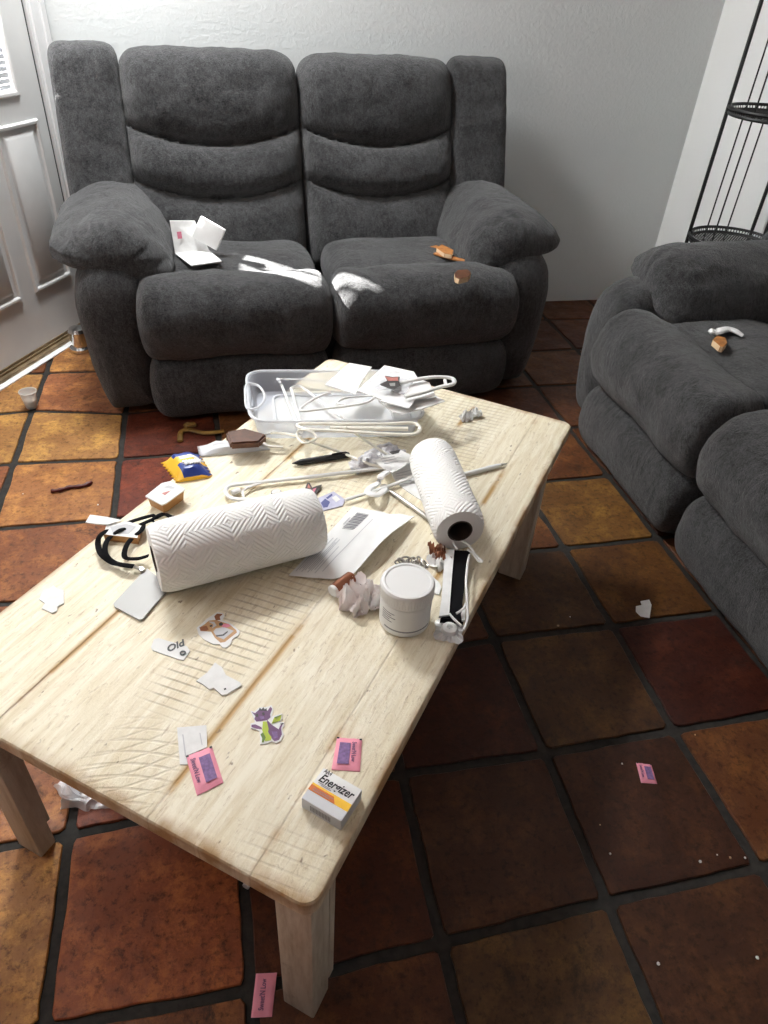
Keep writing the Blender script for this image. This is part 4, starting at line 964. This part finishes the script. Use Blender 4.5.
single('stamp_sheet', crop(215, 430, .1693)([(610, 400), (700, 362), (768, 410), (755, 445), (640, 475)]), TT, [M['lav'], M['navy'], M['paper']], 'small lavender printed card at the right end of the large towel roll', 'card', .008,
       extra=[(crop(215, 430, .1693)(q), mi) for q, mi in (([(625, 430), (650, 405), (680, 425), (665, 455), (640, 458)], 1), ([(690, 400), (715, 385), (740, 410), (715, 425)], 2), ([(655, 400), (690, 375), (695, 385), (665, 408)], 1))])
kb = crop(215, 430, .1693)
bm = B(); flat(bm, kb([(530, 350), (545, 310), (560, 312), (575, 340), (600, 330), (630, 322), (615, 355), (590, 385), (560, 372)]), TT + .014, .008, 0)
flat(bm, kb([(545, 340), (552, 318), (566, 345)]), TT + .016, .001, 1); flat(bm, kb([(575, 350), (600, 340), (585, 370)]), TT + .016, .001, 2)
obj('fox_sticker', fix(bm), [M['char'], M['wrapred'], M['pinkt']], label='small dark and pink pointed-ear sticker behind the large towel roll', cat='sticker')
# coin
cn = at(*kb([(362, 372)])[0], TT); bm = B(); lathe(bm, cn, [(0, 0), (.034, 0), (.036, .003), (.036, .009), (.033, .012), (.030, .010), (0, .010)], 24); obj('coin', fix(bm), M['steel'], label='small round metal coin inside the loop of the long white hanger', cat='coin')

# --- crumpled wrapper, batteries/corks, chain
ck = crop(280, 430, .3125)
bm = B(); crumpled_sheet(bm, at(361, 601, TT), .135, .12, .5, 8.2, .14, 44, 2.1, 0, .34); obj('crumpled_wrapper', bm, M['foil'], label='crumpled pinkish white wrapper left of the pill jar', cat='wrapper')
def stub(name, a, b_, r, label, cat):
    p0, p1 = at(*a, TT + r), at(*b_, TT + r); ax = (p1 - p0).normalized(); L = (p1 - p0).length; bm = B()
    lathe(bm, p0, [(0, 0), (r * .75, 0), (r * .9, .005), (r * .9, L * .12)], 18, 1, ax); lathe(bm, p0, [(r * .9, L * .12), (r, L * .14), (r, L * .95), (r * .85, L), (0, L)], 18, 0, ax)
    return obj(name, fix(bm), [M['copper'], M['white']], label=label, cat=cat)
stub('loose_battery', (332, 592), (352, 577), .040, 'copper-coloured battery poking out under the barcode sheet', 'battery')
bm = B(); crumpled_sheet(bm, at(439, 558, TT), .055, .10, .15, 2.2, .10, 18, 1.2, 0); crumpled_sheet(bm, at(437, 565, TT), .05, .07, .4, 5.2, .08, 14, 1.2, 1)
obj('candy_wrapper', bm, [M['copper'], M['paper2']], label='crumpled copper and white candy wrapper beside the folded black mask', cat='wrapper')
bm = B()
for k_ in range(14):
    p = at(*crop(320, 540, .16927)([(470 + 11 * k_ + 10 * math.sin(k_ * 2.1), 130 + 22 * math.sin(k_ * 1.7) + k_)])[0], TT + .012); a = k_ * 1.1
    tube(bm, [p + Vector((.028 * math.cos(t) * math.cos(a) - .014 * math.sin(t) * math.sin(a), .028 * math.cos(t) * math.sin(a) + .014 * math.sin(t) * math.cos(a), .006 * math.sin(t + k_))) for t in [2 * math.pi * j / 12 for j in range(12)]], .006, 5, closed=True)
obj('metal_chain', bm, M['steel'], label='short dull metal chain in a heap behind the pill jar', cat='chain')
km = crop(400, 530, .1302)
single('torn_paper', km([(220, 400), (255, 360), (300, 400), (318, 440), (300, 495), (245, 480), (215, 475)]), TT, [M['paper2']], 'torn white scrap between the pill jar and the folded black mask', 'paper scrap', .01)
# folded black mask with white binding and ear loops
mk = thing('face_mask', 'folded black face mask with white edge and ear loops at the right table edge', 'face mask', at(458, 585, TT))
bm = B(); P = km([(415, 155), (540, 160), (525, 260), (500, 350), (495, 450), (480, 560), (490, 690), (310, 680), (380, 620), (392, 500), (400, 350)])
flat(bm, P, TT + .05, .045)
obj('mask_body', fix(bm), M['blackcloth'], mk)
bm = B(); flat(bm, km([(350, 150), (418, 150), (400, 350), (385, 560), (378, 650), (300, 660), (322, 500), (335, 300)]), TT + .062, .02); flat(bm, km([(495, 560), (508, 560), (498, 690), (478, 690), (470, 640)]), TT + .062, .014)
obj('mask_binding', fix(bm), M['paper2'], mk, label='white edge binding')
for pts in ([(440, 150), (405, 90), (420, 60), (470, 80), (540, 130), (580, 190), (632, 240), (600, 235), (560, 180), (520, 150)], [(535, 190), (520, 260), (508, 400), (515, 560), (518, 680), (490, 770)], [(380, 645), (420, 690), (470, 735)], [(500, 590), (465, 620), (435, 640)]):
    bm = B(); P = spline([at(*p, TT + .085) for p in km(pts)], 5); tube(bm, P, .0075, 6); obj('ear_loop', bm, M['white'], mk)
cp = at(*km([(375, 785)])[0], TT)
cl = thing('clear_blister', 'clear crinkled plastic bubble with a white centre at the right table edge', 'packaging', cp)
bm = B(); rim = []
for j in range(28):
    a = 2 * math.pi * j / 28; rr = .088 * (1 + .16 * math.sin(4 * a) + .08 * fbm((math.cos(a), math.sin(a), 4), 2)); rim.append(cp + Vector((math.cos(a) * rr, math.sin(a) * rr, .004 + .008 * (j % 2))))
cv = bm.verts.new(cp + Vector((0, 0, .03))); rv = [bm.verts.new(p) for p in rim]
for j in range(28): bm.faces.new((rv[j], rv[(j + 1) % 28], cv))
obj('cap_flange', bm, M['rim'], cl)
bm = B(); lathe(bm, cp, [(0, .028), (.012, .03), (.018, .045), (.040, .040), (.048, .02), (.048, .004), (0, .004)][::-1], 24); obj('cap_centre', fix(bm), M['white'], cl)
bm = B(); crumpled_sheet(bm, at(466, 419, TT), .06, .05, .5, 1.2, .08, 20, 1.4); crumpled_sheet(bm, at(476, 416, TT), .05, .05, .9, 6.2, .07, 20, 1.4)
obj('tissue_wad', bm, M['paper'], label='small crumpled white tissue on the far right corner of the table', cat='tissue')
# specks / bits on the table
for k_, (x_, y_, r) in enumerate(((314, 657, .010), (391, 448, .010), (380, 593, .012))): pass

# --- things on the sofas
SZ = 1.51
kc = crop(150, 180, .2734)
cd = thing('folded_leaflet', 'open white leaflet propped on the left seat of the back sofa', 'leaflet', at(*kc([(170, 290)])[0], SZ))
a_, b_ = at(*kc([(92, 268)])[0], SZ + .03), at(*kc([(215, 255)])[0], SZ + .03); c_, d_ = at(*kc([(262, 296)])[0], SZ + .03), at(*kc([(152, 312)])[0], SZ + .03)
bm = B(); prism(bm, [a_, b_, c_, d_], .012, 0)
for k_ in range(5):
    t0 = .2 + k_ * .14; p = [a_.lerp(d_, t0).lerp(b_.lerp(c_, t0), .25), a_.lerp(d_, t0).lerp(b_.lerp(c_, t0), .8), a_.lerp(d_, t0 + .05).lerp(b_.lerp(c_, t0 + .05), .8), a_.lerp(d_, t0 + .05).lerp(b_.lerp(c_, t0 + .05), .25)]
    prism(bm, [q + Vector((0, 0, .002)) for q in p], .001, 1)
obj('lower_page', fix(bm), [M['paper'], M['lgrey']], cd)
bm = B(); up = Vector((-.02, .10, .30)); prism(bm, [a_, a_ + up + Vector((0, 0, .01)), b_ + up + Vector((-.10, 0, -.02)), b_], Vector((0, .012, 0)), 0)
m0 = a_.lerp(b_, .15) + up * .45 + Vector((0, -.006, 0)); prism(bm, [m0, m0 + up * .22, m0 + up * .22 + (b_ - a_) * .13, m0 + (b_ - a_) * .13], Vector((0, -.002, 0)), 1)
obj('upper_page', fix(bm), [M['paper2'], M['pinkt']], cd)
pk = B(); pc = at(*kc([(210, 240)])[0], SZ + .10)
Rk = Matrix.Rotation(math.radians(-22), 3, 'Z') @ Matrix.Rotation(math.radians(24), 3, 'Y') @ Matrix.Rotation(math.radians(-12), 3, 'X')
box(pk, pc + Vector((.03, .03, .12)), (.29, .055, .24), 0, Rk, .006)
obj('white_box', fix(pk), [M['paper']], label='slim white carton standing tilted on the leaflet on the back sofa', cat='box')
kw = crop(400, 180, .20833)
def bit(name, pts, z, h, mats, label, cat='wood piece', endi=None):
    bm = B(); flat(bm, pts, z + h, h, 0)
    fix(bm); bm.normal_update()
    if endi:
        for f in bm.faces:
            if abs(f.normal.z) < .5: f.material_index = 1
    bmesh.ops.bevel(bm, geom=list(bm.edges), offset=.004, segments=1, affect='EDGES')
    return obj(name, fix(bm), mats, label=label, cat=cat)
bit('wood_block', kw([(175, 325), (200, 308), (258, 335), (250, 358), (215, 352)]), SZ + .005, .05, [M['wood'], M['woodend']], 'orange wooden block on the right seat near the armrest', endi=1)
bit('wood_splinter', kw([(160, 350), (172, 345), (312, 380), (310, 388), (240, 375)]), SZ - .01, .02, [M['wood']], 'long orange wood splinter in front of the wooden block')
bit('wood_splinter', kw([(145, 318), (175, 312), (200, 325), (178, 326)]), SZ - .01, .02, [M['wood']], 'short orange wood splinter at the left of the wooden block')
bit('wood_chunk', kw([(262, 445), (275, 432), (325, 428), (342, 442), (330, 462), (285, 475), (265, 465)]), 1.53, .06, [M['leather'], M['woodend']], 'small brown wooden chunk with pale ends on the seat front edge', endi=1)
kx = crop(690, 310, .10156)
bit('wood_chunk', kx([(225, 290), (265, 250), (345, 268), (370, 320), (335, 362), (300, 355)]), 1.50, .06, [M['wood'], M['woodend']], 'small orange wood piece on the right sofa seat', endi=1)
bm = B(); P = [at(*p, 1.53 + .02 * (i % 2)) for i, p in enumerate(kx([(190, 225), (220, 205), (250, 225), (300, 205), (380, 190), (450, 210), (520, 255)]))]
tube(bm, spline(P, 4), [.028 + .02 * math.sin(math.pi * i / 24) for i in range(25)], 8, flat=.5); obj('tissue_twist', bm, M['paper2'], label='grey-white twisted tissue on the right sofa seat', cat='tissue')

# --- things on the floor
cc = at(32, 407, 0); bm = B(); lathe(bm, cc, [(0, .0), (.058, .0), (.062, .01), (.088, .19), (.096, .193), (.096, .200), (.084, .200), (.056, .012), (0, .010)], 32)
cu_ = thing('portion_cup', 'small translucent plastic portion cup on the floor near the door', 'cup', cc); obj('cup_wall', fix(bm), M['frost'], cu_)
bm = B(); lathe(bm, cc, [(0, .012), (.056, .012), (.066, .10), (0, .105)], 28); obj('cup_contents', fix(bm), M['paper2'], cu_)
bm = B(); P = [at(*p, .02) for p in ((51, 491), (60, 490), (70, 487), (82, 486), (92, 482))]; tube(bm, spline(P, 4), [.018 + .005 * math.sin(i * 1.9) for i in range(17)], 8); obj('jerky_stick', bm, M['maroon'], label='dark red dried meat stick on the floor tile left of the table', cat='stick')
bm = B(); P = [at(*p, .025) for p in ((180, 441), (181, 432), (190, 430), (205, 433), (224, 431))]; tube(bm, spline(P, 4), .03, 8, flat=.5); crumple(bm, at(190, 427, 0), .05, 2.0, (1.3, .7, .5), 3)
obj('banana_peel', bm, M['peel'], label='yellow-brown peel on the dark floor in front of the back sofa', cat='peel')
bm = B(); N_ = 34; q4 = [at(*p, .0) for p in ((54, 788), (70, 772), (128, 808), (62, 813))]
gv = [[None] * (N_ + 1) for _ in range(N_ + 1)]
for i in range(N_ + 1):
    for j in range(N_ + 1):
        p = q4[0].lerp(q4[1], i / N_).lerp(q4[3].lerp(q4[2], i / N_), j / N_); e = min(i, j, N_ - i, N_ - j) / N_
        r = abs(fbm((p.x * 1.0, p.y, 1), 5.0, 4)); gv[i][j] = bm.verts.new(p + Vector((.05 * fbm((p.x, p.y, 8), 6), .05 * fbm((p.x, p.y, 3), 6), .008 + r * .17 * min(1, e * 6 + .15))))
for i in range(N_):
    for j in range(N_): bm.faces.new((gv[i][j], gv[i + 1][j], gv[i + 1][j + 1], gv[i][j + 1]))
obj('plastic_wrap', bm, clearmat('crinkled_film', (.92, .92, .94), .55, .08), label='crumpled clear plastic film on the floor beside the left table leg', cat='wrapper')
bm = B(); P = [at(245.5, 887, .02), at(251, 878, .02)]; tube(bm, P, .022, 8); tube(bm, [at(244, 886, .01), at(249, 883, .015)], .012, 6); obj('paper_stick', bm, M['white'], label='short white stick on the floor under the near edge of the table', cat='stick')
sc_ = at(82, 350, 0); bm = B(); lathe(bm, sc_, [(0, 0), (.13, 0), (.14, .01), (.14, .05), (.10, .07), (.11, .16), (.12, .26), (.10, .30), (.03, .32), (0, .32)], 32); obj('metal_stopper', fix(bm), M['chrome'], label='round shiny metal foot on the floor between the door and the sofa', cat='door stop')
CR_ = [(600, 825), (610, 854), (700, 862), (717, 855), (730, 858), (658, 964), (23, 494), (98, 505), (558, 626), (570, 617), (622, 764), (757, 958), (695, 735), (745, 858)]
for k_, (x_, y_) in enumerate(CR_):
    bm = B(); crumple(bm, at(x_, y_, 0), .005 + .004 * ((k_ * 7) % 3) / 2, k_, (1, 1, .6), 2, .3)
    obj('crumb', bm, M['paper2'] if k_ % 4 else M['woodend'], label='tiny pale crumb lying on the floor tiles', cat='crumb', group='crumbs on the floor tiles')

# ------------------------------------------------------------------ light
def area(name, loc, target, sx, sy, power, col=(1, 1, 1)):
    l = bpy.data.lights.new(name, 'AREA'); l.shape = 'RECTANGLE'; l.size = sx * S; l.size_y = sy * S; l.energy = power; l.color = col
    o = bpy.data.objects.new(name, l); o.location = Vector(loc) * S; d = (Vector(target) - Vector(loc)); o.rotation_euler = d.to_track_quat('-Z', 'Y').to_euler(); COL.objects.link(o); return o
# daylight at the door glass; ceiling and left-wall fill lamps are added, no windows there
FILLPT = Vector((-1.0, 4.0, H))
bm = B()
for dx, dy, lx, ly in ((-.95, 0, .1, 1.5), (.95, 0, .1, 1.5), (0, -.7, 2.0, .1), (0, .7, 2.0, .1)): box(bm, FILLPT + Vector((dx, dy, -.03)), (lx, ly, .06))
obj('ceiling_fill_frame', bm, M['casing'], kind='structure')  # made-up frame round the added ceiling lamp, ceiling solid behind it
area('door_daylight', D(.2, 4.4, -1.3), D(.2, 3.2, 4), 4.0, 3.0, 46, (.97, .985, 1.0))
area('ceiling_fill', FILLPT - Vector((0, 0, .05)), FILLPT - Vector((-.35, .5, 4)), 1.8, 1.3, 66, (.98, .995, 1.0))  # lamp added to brighten door, wall and table from above
area('left_wall_fill', D(-4.2, 4.3, .05), D(-3.2, 1.0, 5), 3.4, 3.6, 20, (1.0, .99, .97))  # fill lamp added in front of the solid left wall
sn = bpy.data.lights.new('sun', 'SUN'); sn.energy = 75; sn.angle = math.radians(.6); sn.color = (1, .98, .95)
so = bpy.data.objects.new('sun', sn); tgt = Vector((1.17, 2.98, 1.5)); src = D(1.20, 3.95, 0)
so.rotation_euler = (tgt - src).to_track_quat('-Z', 'Y').to_euler(); COL.objects.link(so)
w = bpy.data.worlds.new('world'); SC.world = w; w.use_nodes = True
w.node_tree.nodes['Background'].inputs[0].default_value = (.9, .95, 1.0, 1); w.node_tree.nodes['Background'].inputs[1].default_value = .10
SC.view_settings.view_transform = 'Standard'; SC.view_settings.look = 'None'; SC.view_settings.gamma = 1; SC.view_settings.use_curve_mapping = False
SC.view_settings.exposure = 0.35
SC.cycles.use_denoising = True; SC.cycles.max_bounces = 8; SC.cycles.transparent_max_bounces = 16
